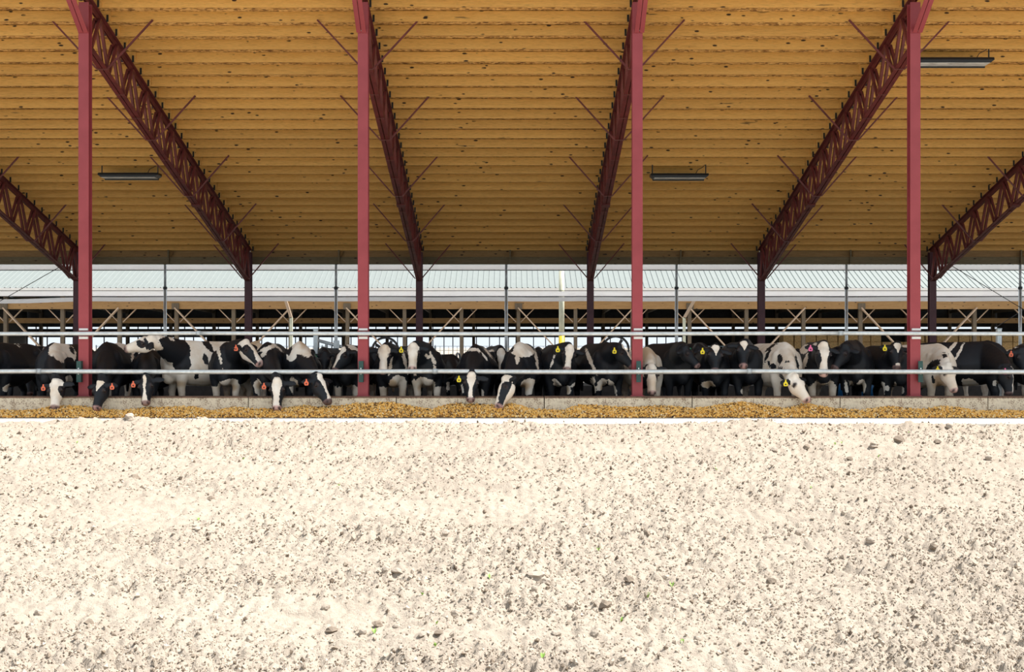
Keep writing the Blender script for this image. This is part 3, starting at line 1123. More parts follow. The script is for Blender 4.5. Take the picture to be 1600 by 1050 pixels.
fx = np.linspace(-12, 12, 420); fd = np.linspace(D_FEED0 + 0.01, D_WALL - 0.002, 18)
FX, FD = np.meshgrid(fx, fd)
FZ = feed_z(FX, FD) + 0.004
bco = np.stack([FX, FD, FZ], -1).reshape(-1, 3)
idx = np.arange(FX.size).reshape(FX.shape)
bq = np.stack([idx[:-1, :-1], idx[:-1, 1:], idx[1:, 1:], idx[1:, :-1]], -1).reshape(-1, 4)
NPEL = 27000
px_ = rng.uniform(-11.8, 11.8, NPEL); pd_ = D_FEED0 + (D_WALL - 0.02 - D_FEED0) * rng.random(NPEL) ** 0.9
pz_ = feed_z(px_, pd_) + rng.uniform(0.0, 0.016, NPEL)
octv = np.array([(1, 0, 0), (-1, 0, 0), (0, 1, 0), (0, -1, 0), (0, 0, 1), (0, 0, -1)], float)
octf = np.array([(0, 2, 4), (2, 1, 4), (1, 3, 4), (3, 0, 4), (2, 0, 5), (1, 2, 5), (3, 1, 5), (0, 3, 5)])
sz = rng.uniform(0.010, 0.019, NPEL)
stretch = rng.uniform(0.7, 1.7, (NPEL, 3))
pv = octv[None] * stretch[:, None, :] * sz[:, None, None]
an = rng.uniform(0, 6.28, NPEL); bn = rng.uniform(-0.8, 0.8, NPEL)
ca, sa, cb, sb_ = np.cos(an)[:, None], np.sin(an)[:, None], np.cos(bn)[:, None], np.sin(bn)[:, None]
x_, y_, z_ = pv[..., 0], pv[..., 1], pv[..., 2]
x_, z_ = x_ * cb - z_ * sb_, x_ * sb_ + z_ * cb
x_, y_ = x_ * ca - y_ * sa, x_ * sa + y_ * ca
pco = np.stack([x_ + px_[:, None], y_ + pd_[:, None], z_ + pz_[:, None]], -1).reshape(-1, 3)
pf = (octf[None] + (np.arange(NPEL) * 6)[:, None, None]).reshape(-1, 3)
bt = np.concatenate([bq[:, [0, 1, 2]], bq[:, [0, 2, 3]]])
allco = np.concatenate([bco, pco]); allf = np.concatenate([bt, pf + len(bco)])
fme = np_mesh('feed_heap', allco, allf, M['feed'], False)
at_ = fme.attributes.new('rnd', 'FLOAT', 'POINT')
at_.data.foreach_set('value', np.concatenate([rng.uniform(0.05, 0.3, len(bco)), np.repeat(rng.random(NPEL), 6)]).astype(np.float32))
fo = link('feed_heap', fme)
tag(fo, 'long heap of golden chunky feed along the concrete wall', 'feed', kind='stuff')


# ------------------------------------------------------------------ clods and weeds on the soil
def clod_mesh(name, seed, mat, sub=2):
    import bmesh
    bm = bmesh.new()
    bmesh.ops.create_icosphere(bm, subdivisions=sub, radius=1.0)
    r = random.Random(seed)
    ph = [(r.uniform(0, 6), r.uniform(0, 6), r.uniform(0, 6), r.uniform(1.2, 4.5)) for _ in range(6)]
    for v in bm.verts:
        p = v.co
        k = 1.0
        for a, b, c, f in ph:
            k += 0.10 * math.sin(p.x * f + a) * math.sin(p.y * f + b) + 0.07 * math.sin(p.z * f * 1.3 + c)
        v.co = p * k
    me = bpy.data.meshes.new(name)
    bm.to_mesh(me); bm.free()
    me.materials.append(mat)
    return me


CL = [clod_mesh('soil_clod', s, M['clod']) for s in range(4)] + [clod_mesh('soil_clod', s + 9, M['clod_dark']) for s in range(2)]


def hit_soil(px, py):
    d = 17.2
    for k in range(60):
        x = px2x(px, d)
        z = float(soil_z(np.array([x]), np.array([d]))[0])
        dn = (ZC - z) * F / (py - HZ)
        d = d * 0.6 + min(max(dn, 3.5), 17.4) * 0.4
    x = px2x(px, d)
    return x, d, float(soil_z(np.array([x]), np.array([d]))[0])


clods = [(1145, 653.5, 13, 1), (202, 656, 11, 0), (85, 656, 7, 0), (302, 654, 6, 0), (340, 654, 7, 0), (1242, 691, 7, 1), (1260, 704, 6, 1), (1285, 704, 6, 1), (1405, 692, 10, 1), (1483, 668, 7, 0), (1465, 693, 6, 1), (1407, 716, 6, 1), (1328, 718, 6, 1),
         (1545, 719, 7, 1), (1210, 706, 6, 0), (1365, 657, 6, 0), (1365, 697, 7, 0), (1200, 842, 9, 1), (1010, 841, 7, 1), (1175, 877, 7, 1), (838, 903, 13, 0), (853, 911, 9, 1), (982, 912, 8, 1), (1040, 900, 9, 0), (1090, 914, 7, 0), (1160, 913, 7, 0),
         (945, 950, 12, 1), (892, 952, 8, 0), (590, 977, 9, 1), (620, 982, 8, 0), (686, 991, 9, 1), (712, 961, 9, 1), (518, 987, 10, 1), (568, 990, 8, 0), (660, 992, 7, 0), (572, 832, 8, 1), (697, 835, 8, 0), (604, 894, 9, 0), (620, 893, 8, 0), (510, 950, 7, 0),
         (211, 745, 8, 1), (146, 820, 7, 1), (330, 781, 7, 1), (142, 770, 6, 0), (308, 828, 6, 0), (148, 835, 6, 0), (140, 975, 9, 1), (1145, 955, 10, 0), (1180, 955, 8, 0), (1360, 850, 7, 1), (1458, 856, 8, 1), (1250, 833, 9, 1), (1205, 908, 9, 1), (1310, 915, 7, 0), (1460, 930, 8, 0), (1550, 856, 7, 0), (760, 880, 6, 0), (835, 925, 7, 0), (735, 925, 8, 0), (930, 993, 9, 0), (870, 992, 9, 0), (1090, 1000, 8, 0), (390, 1000, 8, 0), (60, 960, 8, 0), (260, 905, 8, 0), (1510, 1000, 9, 0)]
special = {0: 'large pale rounded clod on the lane edge below the black cows', 1: 'pale rounded clod on the lane edge below the black-faced cow with narrow blaze'}
for k, (px, py, r, dark) in enumerate(clods):
    x, d, z = hit_soil(px, py)
    s = 0.92 * r * d / F
    me = CL[4 + k % 2] if dark and k > 1 and k % 2 == 0 else CL[k % 4]
    o = link('soil_clod', me, None, (x, d, z + 0.2 * s))
    o.scale = (s * random.uniform(0.9, 1.35), s * random.uniform(0.8, 1.1), s * random.uniform(0.6, 0.85))
    o.rotation_euler = (random.uniform(-0.4, 0.4), random.uniform(-0.4, 0.4), random.uniform(0, 6.28))
    tag(o, special.get(k, 'fist-sized clod of dry earth lying loose on the pale soil'), 'clod', 'loose clods on the soil')

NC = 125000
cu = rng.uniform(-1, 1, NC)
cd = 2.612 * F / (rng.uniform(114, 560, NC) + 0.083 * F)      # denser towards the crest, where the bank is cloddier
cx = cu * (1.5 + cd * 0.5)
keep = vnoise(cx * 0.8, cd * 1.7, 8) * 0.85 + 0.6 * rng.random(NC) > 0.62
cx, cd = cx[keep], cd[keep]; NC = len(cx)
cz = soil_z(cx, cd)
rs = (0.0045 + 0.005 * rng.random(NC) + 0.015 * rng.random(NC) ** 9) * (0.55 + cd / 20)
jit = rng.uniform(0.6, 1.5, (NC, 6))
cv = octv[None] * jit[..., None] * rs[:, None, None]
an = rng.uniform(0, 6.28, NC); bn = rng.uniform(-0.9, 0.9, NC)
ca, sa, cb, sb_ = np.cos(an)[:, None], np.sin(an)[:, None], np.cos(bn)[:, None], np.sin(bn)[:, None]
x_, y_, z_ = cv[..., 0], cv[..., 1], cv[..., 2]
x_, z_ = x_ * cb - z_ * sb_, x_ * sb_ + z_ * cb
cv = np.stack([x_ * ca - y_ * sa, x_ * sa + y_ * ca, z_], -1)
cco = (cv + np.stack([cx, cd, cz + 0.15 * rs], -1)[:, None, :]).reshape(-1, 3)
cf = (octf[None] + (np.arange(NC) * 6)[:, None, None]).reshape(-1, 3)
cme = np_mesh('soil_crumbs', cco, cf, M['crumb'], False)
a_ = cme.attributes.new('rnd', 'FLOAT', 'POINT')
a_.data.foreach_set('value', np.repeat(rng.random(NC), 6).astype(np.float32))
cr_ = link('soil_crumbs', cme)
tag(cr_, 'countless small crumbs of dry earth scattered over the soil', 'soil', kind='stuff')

weeds = MB()
for px, py in [(680, 1010), (585, 990), (682, 975), (660, 935), (1268, 765), (1372, 715), (1305, 695), (1315, 695), (120, 694), (310, 813), (200, 845), (1420, 680), (935, 865), (1050, 917), (970, 972), (848, 1030), (1066, 1002), (485, 700), (1120, 735), (765, 905), (1012, 937), (380, 718), (530, 760)]:
    x, d, z = hit_soil(px, py)
    for j in range(4):
        a = random.uniform(0, 6.28)
        l = random.uniform(0.02, 0.05)
        b0 = Vector((x, d, z - 0.005)); b1 = b0 + Vector((l * 0.6 * math.cos(a), l * 0.6 * math.sin(a), l))
        sd = Vector((-math.sin(a), math.cos(a), 0)) * 0.008
        mdp = (b0 + b1) / 2 + Vector((0, 0, 0.006))
        weeds.add([b0, mdp + sd, b1, mdp - sd, mdp + Vector((0, 0, -0.004))], [(0, 1, 2, 3), (0, 4, 1), (1, 4, 2), (2, 4, 3), (3, 4, 0)])
w = weeds.build('weed_sprouts', M['leaf'])
tag(w, 'tiny green weed sprouts scattered over the dry soil', 'weeds', kind='stuff')
# ------------------------------------------------------------------ the cows
FLOOR_Z = -0.04


def bez(a, b, c, t):
    return a * ((1 - t) ** 2) + b * (2 * t * (1 - t)) + c * (t * t)


def loft(mb, rings, n=18):
    """rings: (centre, right, up, half width, half height, top taper)"""
    base = len(mb.v)
    for c, r, u, hw, hh, tp in rings:
        for k in range(n):
            a = 2 * PI * k / n
            s, q_ = math.cos(a), math.sin(a)
            wx = hw * (1 - tp * max(q_, 0)) * (1 + 0.10 * max(-q_, 0) * (1 if tp else 0))
            mb.v.append(tuple(c + r * (wx * s) + u * (hh * q_)))
    for i in range(len(rings) - 1):
        for k in range(n):
            a = base + i * n + k
            b = base + i * n + (k + 1) % n
            mb.f.append((a, b, b + n, a + n))
    mb.f.append(tuple(base + k for k in range(n))[::-1])
    mb.f.append(tuple(base + (len(rings) - 1) * n + k for k in range(n)))


TORSO = [(-1.06, 1.10, 0.06, 0.06, 0.1), (-1.00, 1.03, 0.20, 0.17, 0.2), (-0.88, 0.99, 0.28, 0.25, 0.35), (-0.66, 0.94, 0.355, 0.33, 0.42), (-0.35, 0.89, 0.405, 0.395, 0.45),
         (-0.05, 0.88, 0.42, 0.41, 0.45), (0.20, 0.90, 0.415, 0.37, 0.47), (0.40, 0.92, 0.40, 0.315, 0.50), (0.54, 0.92, 0.35, 0.265, 0.42), (0.64, 0.92, 0.26, 0.20, 0.3), (0.70, 0.92, 0.15, 0.12, 0.2)]
HEAD = [(-0.12, 0.070, 0.065), (-0.03, 0.100, 0.095), (0.10, 0.112, 0.120), (0.28, 0.122, 0.138), (0.42, 0.112, 0.132), (0.56, 0.088, 0.112), (0.70, 0.074, 0.092), (0.82, 0.078, 0.082), (0.92, 0.082, 0.074), (0.985, 0.068, 0.056), (1.015, 0.040, 0.034)]

COWS = []


def cow(label, x, chest, head, turn=0, sc=1.0, top=None, poll=None, muz=None, dors=(0, -1, 0.3), hs='blaze', hw=(0.07, 0.05, 0.06), ear='b', muzzle='pink', jaw=False,
        base='b', blobs=(), tagc=None, tagside=-1, leg='b', row='front', eyepatch=False, name='dairy_cow', voxel=0.0225, tan=0.0, neckup=0.0, hump=1.0):
    """x: image column of the body, chest: distance of the chest; turn: degrees from facing the camera towards image right"""
    a = math.radians(turn)
    fwd = Vector((math.sin(a), -math.cos(a), 0))
    right = Vector((fwd.y, -fwd.x, 0))
    up = Vector((0, 0, 1))
    cx_ = px2x(x, chest + 0.55 * sc)
    chest_pt = Vector((cx_, chest, 0))
    root = Vector((cx_, chest + 0.62 * sc * math.cos(a), FLOOR_Z)) - Vector((fwd.x, 0, 0)) * 0.3 * sc

    def Lc(fx_, ry, z):
        return root + fwd * (fx_ * sc) + right * (ry * sc) + up * (z * sc)
    mb = MB()
    loft(mb, [(Lc(fx_, 0, zc_), right, up, hw_ * sc, hh_ * sc, tp) for fx_, zc_, hh_, hw_, tp in TORSO], 22)
    # withers, shoulders, hips, brisket
    mb.ball(Lc(0.34, 0, 1.20 * hump), (0.14 * sc, 0.075 * sc, 0.13 * sc), R=(fwd, right, up))
    for s in (-1, 1):
        mb.ball(Lc(0.40, s * 0.20, 0.86), (0.17 * sc, 0.10 * sc, 0.30 * sc), R=(fwd, right, up))
        mb.ball(Lc(-0.62, s * 0.25, 1.08), (0.12 * sc, 0.07 * sc, 0.10 * sc), R=(fwd, right, up))
        mb.ball(Lc(-0.78, s * 0.20, 0.82), (0.22 * sc, 0.12 * sc, 0.30 * sc), R=(fwd, right, up))
    mb.ball(Lc(0.58, 0, 0.66), (0.13 * sc, 0.12 * sc, 0.15 * sc), R=(fwd, right, up))
    # legs
    for s in (-1, 1):
        st = random.uniform(-0.05, 0.05)
        mb.tube([Lc(0.40, s * 0.20, 0.86), Lc(0.41, s * 0.195, 0.62), Lc(0.43 + st * 0.3, s * 0.185, 0.45), Lc(0.44 + st, s * 0.18, 0.38), Lc(0.43 + st, s * 0.175, 0.20), Lc(0.42 + st, s * 0.175, 0.11), Lc(0.45 + st, s * 0.175, 0.06), Lc(0.46 + st, s * 0.175, 0.0)],
                [r * sc for r in (0.13, 0.105, 0.072, 0.070, 0.048, 0.054, 0.064, 0.068)], 12)
        mb.tube([Lc(-0.74, s * 0.20, 0.85), Lc(-0.70, s * 0.20, 0.66), Lc(-0.86, s * 0.19, 0.46), Lc(-0.92, s * 0.185, 0.38), Lc(-0.89, s * 0.18, 0.22), Lc(-0.87, s * 0.18, 0.11), Lc(-0.83, s * 0.18, 0.06), Lc(-0.82, s * 0.18, 0.0)],
                [r * sc for r in (0.18, 0.13, 0.075, 0.068, 0.050, 0.054, 0.062, 0.068)], 12)
    mb.tube([Lc(-1.03, 0, 1.12), Lc(-1.10, 0, 1.05), Lc(-1.12, 0.01, 0.8), Lc(-1.12, 0.02, 0.5), Lc(-1.11, 0.02, 0.34)], [r * sc for r in (0.045, 0.035, 0.028, 0.04, 0.03)], 8)
    # head frame
    P0_ = at(*poll); M0 = at(*muz)
    ax = (M0 - P0_); hl = ax.length; ax.normalize()
    dv_ = Vector(dors); dv_ = (dv_ - ax * dv_.dot(ax)).normalized()
    sv = ax.cross(dv_).normalized()
    hk = hl / 0.50
    hk = max(0.86, min(1.08, hk))

    def H(t_, u_, v_):
        return P0_ + ax * (t_ * hl) + sv * (u_ * hk) + dv_ * (v_ * hk)
    loft(mb, [(H(t_, 0, -0.035 if 0.0 < t_ < 0.7 else -0.02), sv, dv_, w_ * hk, h_ * hk, 0.12) for t_, w_, h_ in HEAD], 18)
    mb.ball(H(0.02, 0, 0.065), (0.075 * hk, 0.055 * hk, 0.055 * hk), R=(sv, dv_, ax))
    for s in (-1, 1):
        mb.ball(H(0.30, s * 0.092, 0.048), (0.04 * hk, 0.035 * hk, 0.05 * hk), R=(sv, dv_, ax))          # brow
        mb.ball(H(0.33, s * 0.070, -0.085), (0.04 * hk, 0.075 * hk, 0.10 * hk), R=(sv, dv_, ax))         # cheek
        # ear: a leaf that leaves the head sideways, a little back and down
        e0 = H(0.07, s * 0.095, 0.0); e1 = H(0.10, s * 0.30, -0.035)
        ed = (e1 - e0).normalized()
        en = (dv_ - ed * dv_.dot(ed)).normalized()
        ew = ed.cross(en)
        mb.ball((e0 + e1) / 2, (0.118 * hk, 0.062 * hk, 0.026), 14, 10, R=(ed, ew, en))
        mb.tube([H(0.08, s * 0.07, 0.0), e0 + ed * 0.05], 0.032, 8)
    # neck
    B0 = Lc(0.30, 0, 0.98)
    Bm = B0.lerp(P0_, 0.5) + up * (0.06 + neckup) + fwd * 0.04
    rings = []
    for i in range(10):
        t_ = i / 9
        c = bez(B0, Bm, P0_ - ax * 0.02 - dv_ * 0.03, t_)
        tn = (bez(B0, Bm, P0_, min(t_ + 0.03, 1.0)) - bez(B0, Bm, P0_, max(t_ - 0.03, 0.0))).normalized()
        ur = up.lerp(dv_, t_)
        rr = tn.cross(ur)
        if rr.length < 0.05:
            rr = sv
        rr.normalize()
        uu = rr.cross(tn).normalized()
        rings.append((c, rr, uu, (0.215 * (1 - t_) + 0.092 * t_) * sc, (0.335 * (1 - t_) ** 1.2 + 0.128 * (1 - (1 - t_) ** 1.2)) * sc, 0.2))
    loft(mb, rings, 18)
    me = bpy.data.meshes.new('raw')
    me.from_pydata([tuple(Vector(v) - root) for v in mb.v], [], mb.f)
    ob = bpy.data.objects.new('raw', me)
    col.objects.link(ob)
    md = ob.modifiers.new('r', 'REMESH'); md.mode = 'VOXEL'; md.voxel_size = voxel; md.use_smooth_shade = True
    ms = ob.modifiers.new('s', 'SMOOTH'); ms.factor = 0.5; ms.iterations = 4
    COWS.append(dict(ob=ob, root=root, label=label, P0=P0_, ax=ax, dv=dv_, sv=sv, hl=hl, hk=hk, H=H, hs=hs, hw=hw, ear=ear, muzzle=muzzle, jaw=jaw, base=base, blobs=blobs, tagc=tagc, tagside=tagside,
                     leg=leg, eyepatch=eyepatch, chest=chest, name=name, tan=tan, row=row, sc=sc, d_mid=root.y - 0.15, head=head))


def paint(c, p, f, tanv, b):
    kind, bx_, by_, rx_, ry_ = b[:5]
    rot = math.radians(b[5]) if len(b) > 5 else 0.0
    d = b[6] if len(b) > 6 else c['d_mid'] - 0.15
    rd = b[7] if len(b) > 7 else 0.75
    cc = np.array(at(bx_, by_, d))
    rx_, ry_ = rx_ * d / F, ry_ * d / F
    # the patch is an oblique ellipsoid around the animal's own surface
    dx = p[:, 0] - cc[0] - (p[:, 1] - d) * cc[0] / d
    dz_ = p[:, 2] - cc[2]
    ex = dx * math.cos(rot) + dz_ * math.sin(rot)
    ez = -dx * math.sin(rot) + dz_ * math.cos(rot)
    q_ = np.sqrt((ex / rx_) ** 2 + (ez / ry_) ** 2 + ((p[:, 1] - d) / rd) ** 2)
    g_ = np.clip((1 - q_) * min(rx_, ry_) / 0.07, -2, 1.2)
    kind = kind.lower()
    if kind == 't':
        tanv = np.maximum(tanv, np.clip(g_ * 1.2, 0, 0.8))
    elif kind == 'w':
        f = np.maximum(f, g_)
    else:
        f = np.minimum(f, -g_)
    return f, tanv


def finish_cows():
    dg = bpy.context.evaluated_depsgraph_get()
    for c in COWS:
        me = bpy.data.meshes.new_from_object(c['ob'].evaluated_get(dg))
        n = len(me.vertices)
        p = np.empty(n * 3, np.float32); me.vertices.foreach_get('co', p)
        p = p.reshape(-1, 3).astype(float) + np.array(c['root'])
        f = np.full(n, -0.9 if c['base'] == 'b' else 0.9)
        tanv = np.zeros(n)
        if c['leg'] == 'w':     # white stockings
            g_ = (0.50 * c['sc'] - (p[:, 2] - FLOOR_Z)) / 0.18
            f = np.maximum(f, g_)
        for b in [b for b in c['blobs'] if b[0] not in 'WB']:
            f, tanv = paint(c, p, f, tanv, b)
        # the head has its own markings
        late = [b for b in c['blobs'] if b[0] in 'WB']
        rel = p - np.array(c['P0'])
        T = rel @ np.array(c['ax']) / c['hl']; U_ = rel @ np.array(c['sv']) / c['hk']; V_ = rel @ np.array(c['dv']) / c['hk']
        inh = (T > -0.10) & (T < 1.15) & (np.abs(U_) < 0.145) & (np.abs(V_) < 0.19)
        inear = (np.abs(U_) >= 0.120) & (np.abs(U_) < 0.36) & (T > -0.16) & (T < 0.34) & (np.abs(V_) < 0.12)
        hb = np.full(n, -1.0)
        w0, w1, w2 = c['hw']
        wv = np.interp(T, [-0.05, 0.05, 0.22, 0.55, 0.80, 1.0], [w0 * 0.6, w0, w0, w1, w2, w2])
        if c['hs'] == 'blaze':
            hb = np.where(V_ > -0.045, (wv - np.abs(U_)) / 0.05, -1)
        elif c['hs'] == 'tri':
            wv = np.clip(0.078 * (1 - (T - 0.02) / 0.40), -0.05, 0.08)
            hb = np.where((V_ > 0) & (T > 0.0), (wv - np.abs(U_)) / 0.05, -1)
            if c['muzzle'] == 'spot':
                hb = np.maximum(hb, np.where((T > 0.80) & (T < 0.93) & (V_ > 0), (0.040 - np.abs(U_)) / 0.03, -1))
        elif c['hs'] == 'white':
            hb = np.full(n, 1.0)
        if c['eyepatch']:
            q_ = np.sqrt(((T - 0.34) / 0.20) ** 2 + ((np.abs(U_) - 0.125) / 0.06) ** 2)
            hb = np.minimum(hb, (q_ - 1) * 1.2)
        if c['jaw']:
            hb = np.maximum(hb, (-0.055 - V_) / 0.04 * np.where(T > 0.15, 1, -5))
        f = np.where(inh, hb, f)
        f = np.where(inear, -1.0 if c['ear'] == 'b' else 0.8, f)
        for b in late:
            f, tanv = paint(c, p, f, tanv, b)
        pk = np.clip((T - 0.875) / 0.04, 0, 1) * inh
        ds = np.zeros(n)
        q_ = np.sqrt(((T - 0.335) * c['hl'] / 0.030) ** 2 + ((np.abs(U_) - 0.112) / 0.030) ** 2)
        ds = np.maximum(ds, np.clip(1.5 - q_, 0, 1) * (V_ > -0.02) * inh)
        # nostrils and dark lips
        for s in (-1, 1):
            q_ = np.sqrt(((T - 0.965) * c['hl'] / 0.022) ** 2 + ((U_ - s * 0.045) / 0.020) ** 2)
            ds = np.maximum(ds, np.clip(1.5 - q_, 0, 1) * (V_ > -0.03) * inh)
        if c['muzzle'] in ('dark', 'spot'):
            ds = np.maximum(ds, pk * 0.85)
        elif c['muzzle'] == 'smut':
            ds = np.maximum(ds, pk * 0.55)
        for nm, arr in (('coat', np.clip(f, -1.5, 1.5)), ('pink', pk * 0.8), ('darkskin', ds), ('tan', np.clip(tanv + c['tan'] * np.clip((0.62 - p[:, 2]) / 0.3, 0, 1), 0, 0.85))):
            a_ = me.attributes.new(nm, 'FLOAT', 'POINT')
            a_.data.foreach_set('value', arr.astype(np.float32))
        me.materials.clear(); me.materials.append(M['coat'])
        me.polygons.foreach_set('use_smooth', [True] * len(me.polygons))
        raw = c['ob'].data
        bpy.data.objects.remove(c['ob']); bpy.data.meshes.remove(raw)
        me.name = c['name']
        o = link(c['name'], me, None, c['root'])
        tag(o, c['label'], 'cow', 'cows at the feed wall' if c['row'] == 'front' else 'cows standing further back')
        R0 = c['root']; H = c['H']; hk = c['hk']
        ej = MB().ball((0, 0, 0), 0.021 * hk, 10, 8).mesh('eye', M['eye'], True)
        for s in (-1, 1):
            link('eye', ej, o, H(0.335, s * 0.117, 0.038) - R0)
        if c['tagc']:
            for side in ((c['tagside'],) if c['tagside'] else (-1, 1)):
                # tagside -1 is the ear at image left
                s = side if c['sv'].x > 0 else -side
                if abs(c['sv'].x) < 0.35:
                    s = 1 if c['sv'].y < 0 else -1      # the ear turned to the viewer
                e1 = H(0.12, s * 0.215, -0.01)
                tp = e1 + Vector((0, -0.045, 0.0))
                mb = MB()
                out = [(-0.010, 0.052), (0.010, 0.052), (0.014, 0.018), (0.034, 0.0), (0.040, -0.03), (0.028, -0.058), (-0.028, -0.058), (-0.040, -0.03), (-0.034, 0.0), (-0.014, 0.018)]
                k = len(out)
                vs = [tp - R0 + Vector((x_, y_, z_)) for y_ in (0, 0.006) for x_, z_ in out]
                mb.add(vs, [tuple(range(k))[::-1], tuple(range(k, 2 * k))] + [(i, (i + 1) % k, k + (i + 1) % k, k + i) for i in range(k)])
                tg = mb.build('ear_tag', M['tag_' + c['tagc']], o)
                tg['label'] = c['tagc'] + ' plastic ear tag'
                mk = MB().disc(tp - R0 + Vector((0, -0.003, -0.026)), (0, 1, 0), 0.013, 0.005, 8).build('tag_mark', M['tag_ink'], tg)


UPF = (0, -1, 0.35)     # forehead towards the viewer, head raised
DNF = (0, -1, 0.1)      # forehead towards the viewer, head lowered
PRO = (0, -0.35, 1)     # seen from the side

cow('black cow at the left picture edge with a white foot', 6, 20.35, 'side', turn=-6, poll=(-24, 562, 19.95), muz=(-50, 592, 19.9), dors=PRO, hs='black', sc=1.0,
    blobs=[('w', 22, 534, 14, 2.2, -38), ('w', 12, 606, 9, 5, 30, 20.4, 0.5), ('w', 23, 614, 6, 12, 0, 20.5, 0.5), ('t', 10, 606, 9, 5, 20, 20.4, 0.5)])
cow('cow with white back and cream face feeding, orange tag, left of the leftmost post', 94, 20.15, 'down', turn=-6, poll=(89, 598, 19.36), muz=(84, 639, 19.12), dors=DNF, hs='white', eyepatch=True, ear='b', muzzle='smut', tagc='orange',
    sc=0.99, blobs=[('w', 97, 552, 24, 19), ('b', 82, 562, 5, 9), ('b', 95, 570, 4, 7), ('b', 108, 567, 9, 9), ('b', 112, 546, 3, 8, 30), ('b', 119, 542, 5, 6), ('w', 108, 594, 6, 8, 0, 20.4, 0.5)])
cow('black cow with white forehead patch feeding, right of the leftmost post', 175, 20.15, 'down', turn=4, poll=(160, 599, 19.36), muz=(149, 640, 19.12), dors=(-0.25, -1, 0.1), hs='tri', muzzle='pink', tagc='orange', tagside=1,
    sc=1.0, blobs=[('w', 184, 540, 32, 13, -18, 21.5, 0.75), ('b', 172, 562, 25, 22, 0, 20.8, 0.8), ('w', 207, 556, 3, 28, 10)])
cow('white and black patched cow stretching its raised head to the left', 296, 20.75, 'up', turn=-52, poll=(240, 531, 20.05), muz=(194, 545, 20.0), dors=(0, -0.45, 1), hs='white', ear='b', muzzle='smut', leg='w', base='w', sc=1.03, tan=0.35, neckup=-0.02,
    blobs=[('b', 272, 545, 27, 22, -18, 20.6, 0.8), ('b', 284, 567, 15, 14, -30, 20.6, 0.8), ('b', 252, 553, 10, 5, -50, 20.3, 0.7), ('b', 260, 533, 16, 6, 0, 20.4, 0.6), ('w', 247, 569, 24, 7, -52, 20.25, 0.7), ('w', 246, 541, 9, 5, -20, 20.2, 0.5), ('w', 268, 529, 5, 2.5, -35, 20.5, 0.7),
           ('B', 220, 538, 8, 5.5, -30, 20.0, 0.6), ('B', 228, 536, 3.2, 9, 15, 20.0, 0.6), ('B', 238, 541, 4, 3.5, 0, 20.0, 0.5), ('b', 321, 562, 4, 9, 10, 21, 0.9), ('b', 323, 537, 5, 16, 38, 21.3, 0.9), ('b', 307, 586, 3.5, 7, 0, 20.6, 0.6), ('t', 222, 555, 13, 4, -15, 20, 0.5), ('t', 280, 600, 14, 6, 0, 20.6, 0.6)])
cow('black cow with narrow crooked white blaze, head hung low below the stretched neck', 236, 20.55, 'down', turn=-4, poll=(229, 592, 19.40), muz=(227, 632, 19.14), dors=DNF, hs='blaze', hw=(0.026, 0.016, 0.045), muzzle='smut', tagc='orange', sc=0.90)
cow('black cow turning its head right, orange tag, white chest and legs', 360, 20.45, 'side', turn=6, poll=(381, 538, 20.15), muz=(409, 570, 19.95), dors=(0.55, -0.35, 0.8), hs='blaze', hw=(0.045, 0.04, 0.06), muzzle='pink', tagc='orange', jaw=True, leg='w', sc=1.0, tan=0.3,
    blobs=[('w', 341, 548, 3, 24, 14), ('w', 360, 603, 20, 11, 0, 20.5, 0.6), ('b', 375, 592, 4, 12, 10, 20.5, 0.5), ('t', 365, 606, 10, 7, 0, 20.4, 0.5)])
cow('black cow with broad white blaze feeding, white forked mark on its back', 423, 20.2, 'down', turn=2, poll=(434, 596, 19.36), muz=(432, 640, 19.12), dors=DNF, hs='blaze', hw=(0.082, 0.05, 0.05), muzzle='pink', tagc='orange', sc=1.0,
    blobs=[('w', 419, 544, 17, 3.2, 22), ('w', 413, 551, 4, 9, -30), ('w', 434, 543, 11, 1.6, -38), ('w', 405, 606, 8, 14, 18, 20.4, 0.6), ('t', 406, 602, 8, 8, 0, 20.4, 0.6)])
cow('cow with cream upper back, black head lowered to the right, orange tag', 472, 20.2, 'down', turn=12, poll=(495, 591, 19.42), muz=(515, 630, 19.16), dors=(0.75, -0.75, 0.2), hs='blaze', hw=(0.05, 0.022, 0.03), muzzle='dark', tagc='orange', tagside=-1, sc=1.01, leg='b',
    blobs=[('w', 473, 542, 26, 14), ('w', 480, 553, 11, 8), ('w', 456, 556, 9, 9, 30), ('b', 452, 548, 4, 8, -20), ('b', 489, 550, 3.5, 8), ('t', 473, 535, 7, 16, 10), ('w', 460, 603, 8, 15, 14, 20.4, 0.6), ('t', 466, 602, 6, 10, 0, 20.4, 0.6)])
cow('black cow with white forehead looking left, half behind the second post', 548, 20.7, 'side', turn=-6, poll=(541, 549, 20.4), muz=(521, 581, 20.1), dors=(-0.6, -0.6, 0.5), hs='blaze', hw=(0.07, 0.04, 0.03), muzzle='dark', sc=0.97, leg='w', tan=0.2,
    blobs=[('w', 551, 545, 11, 5, -30), ('w', 545, 610, 17, 9, 0, 20.7, 0.6), ('b', 540, 600, 7, 5, 0, 20.7, 0.5)])
cow('white-faced cow looking over the lower rail just right of the second post', 616, 20.45, 'up', turn=5, poll=(601, 544, 20.02), muz=(598, 583, 19.78), dors=UPF, hs='blaze', hw=(0.112, 0.06, 0.075), muzzle='pink', ear='b', sc=0.97, leg='w', tan=0.5,
    blobs=[('w', 633, 565, 3, 16, 12), ('w', 622, 600, 14, 14, 0, 20.5, 0.6), ('w', 610, 573, 2.4, 14, -12, 20.3, 0.5), ('t', 612, 602, 10, 12, 0, 20.4, 0.6)])
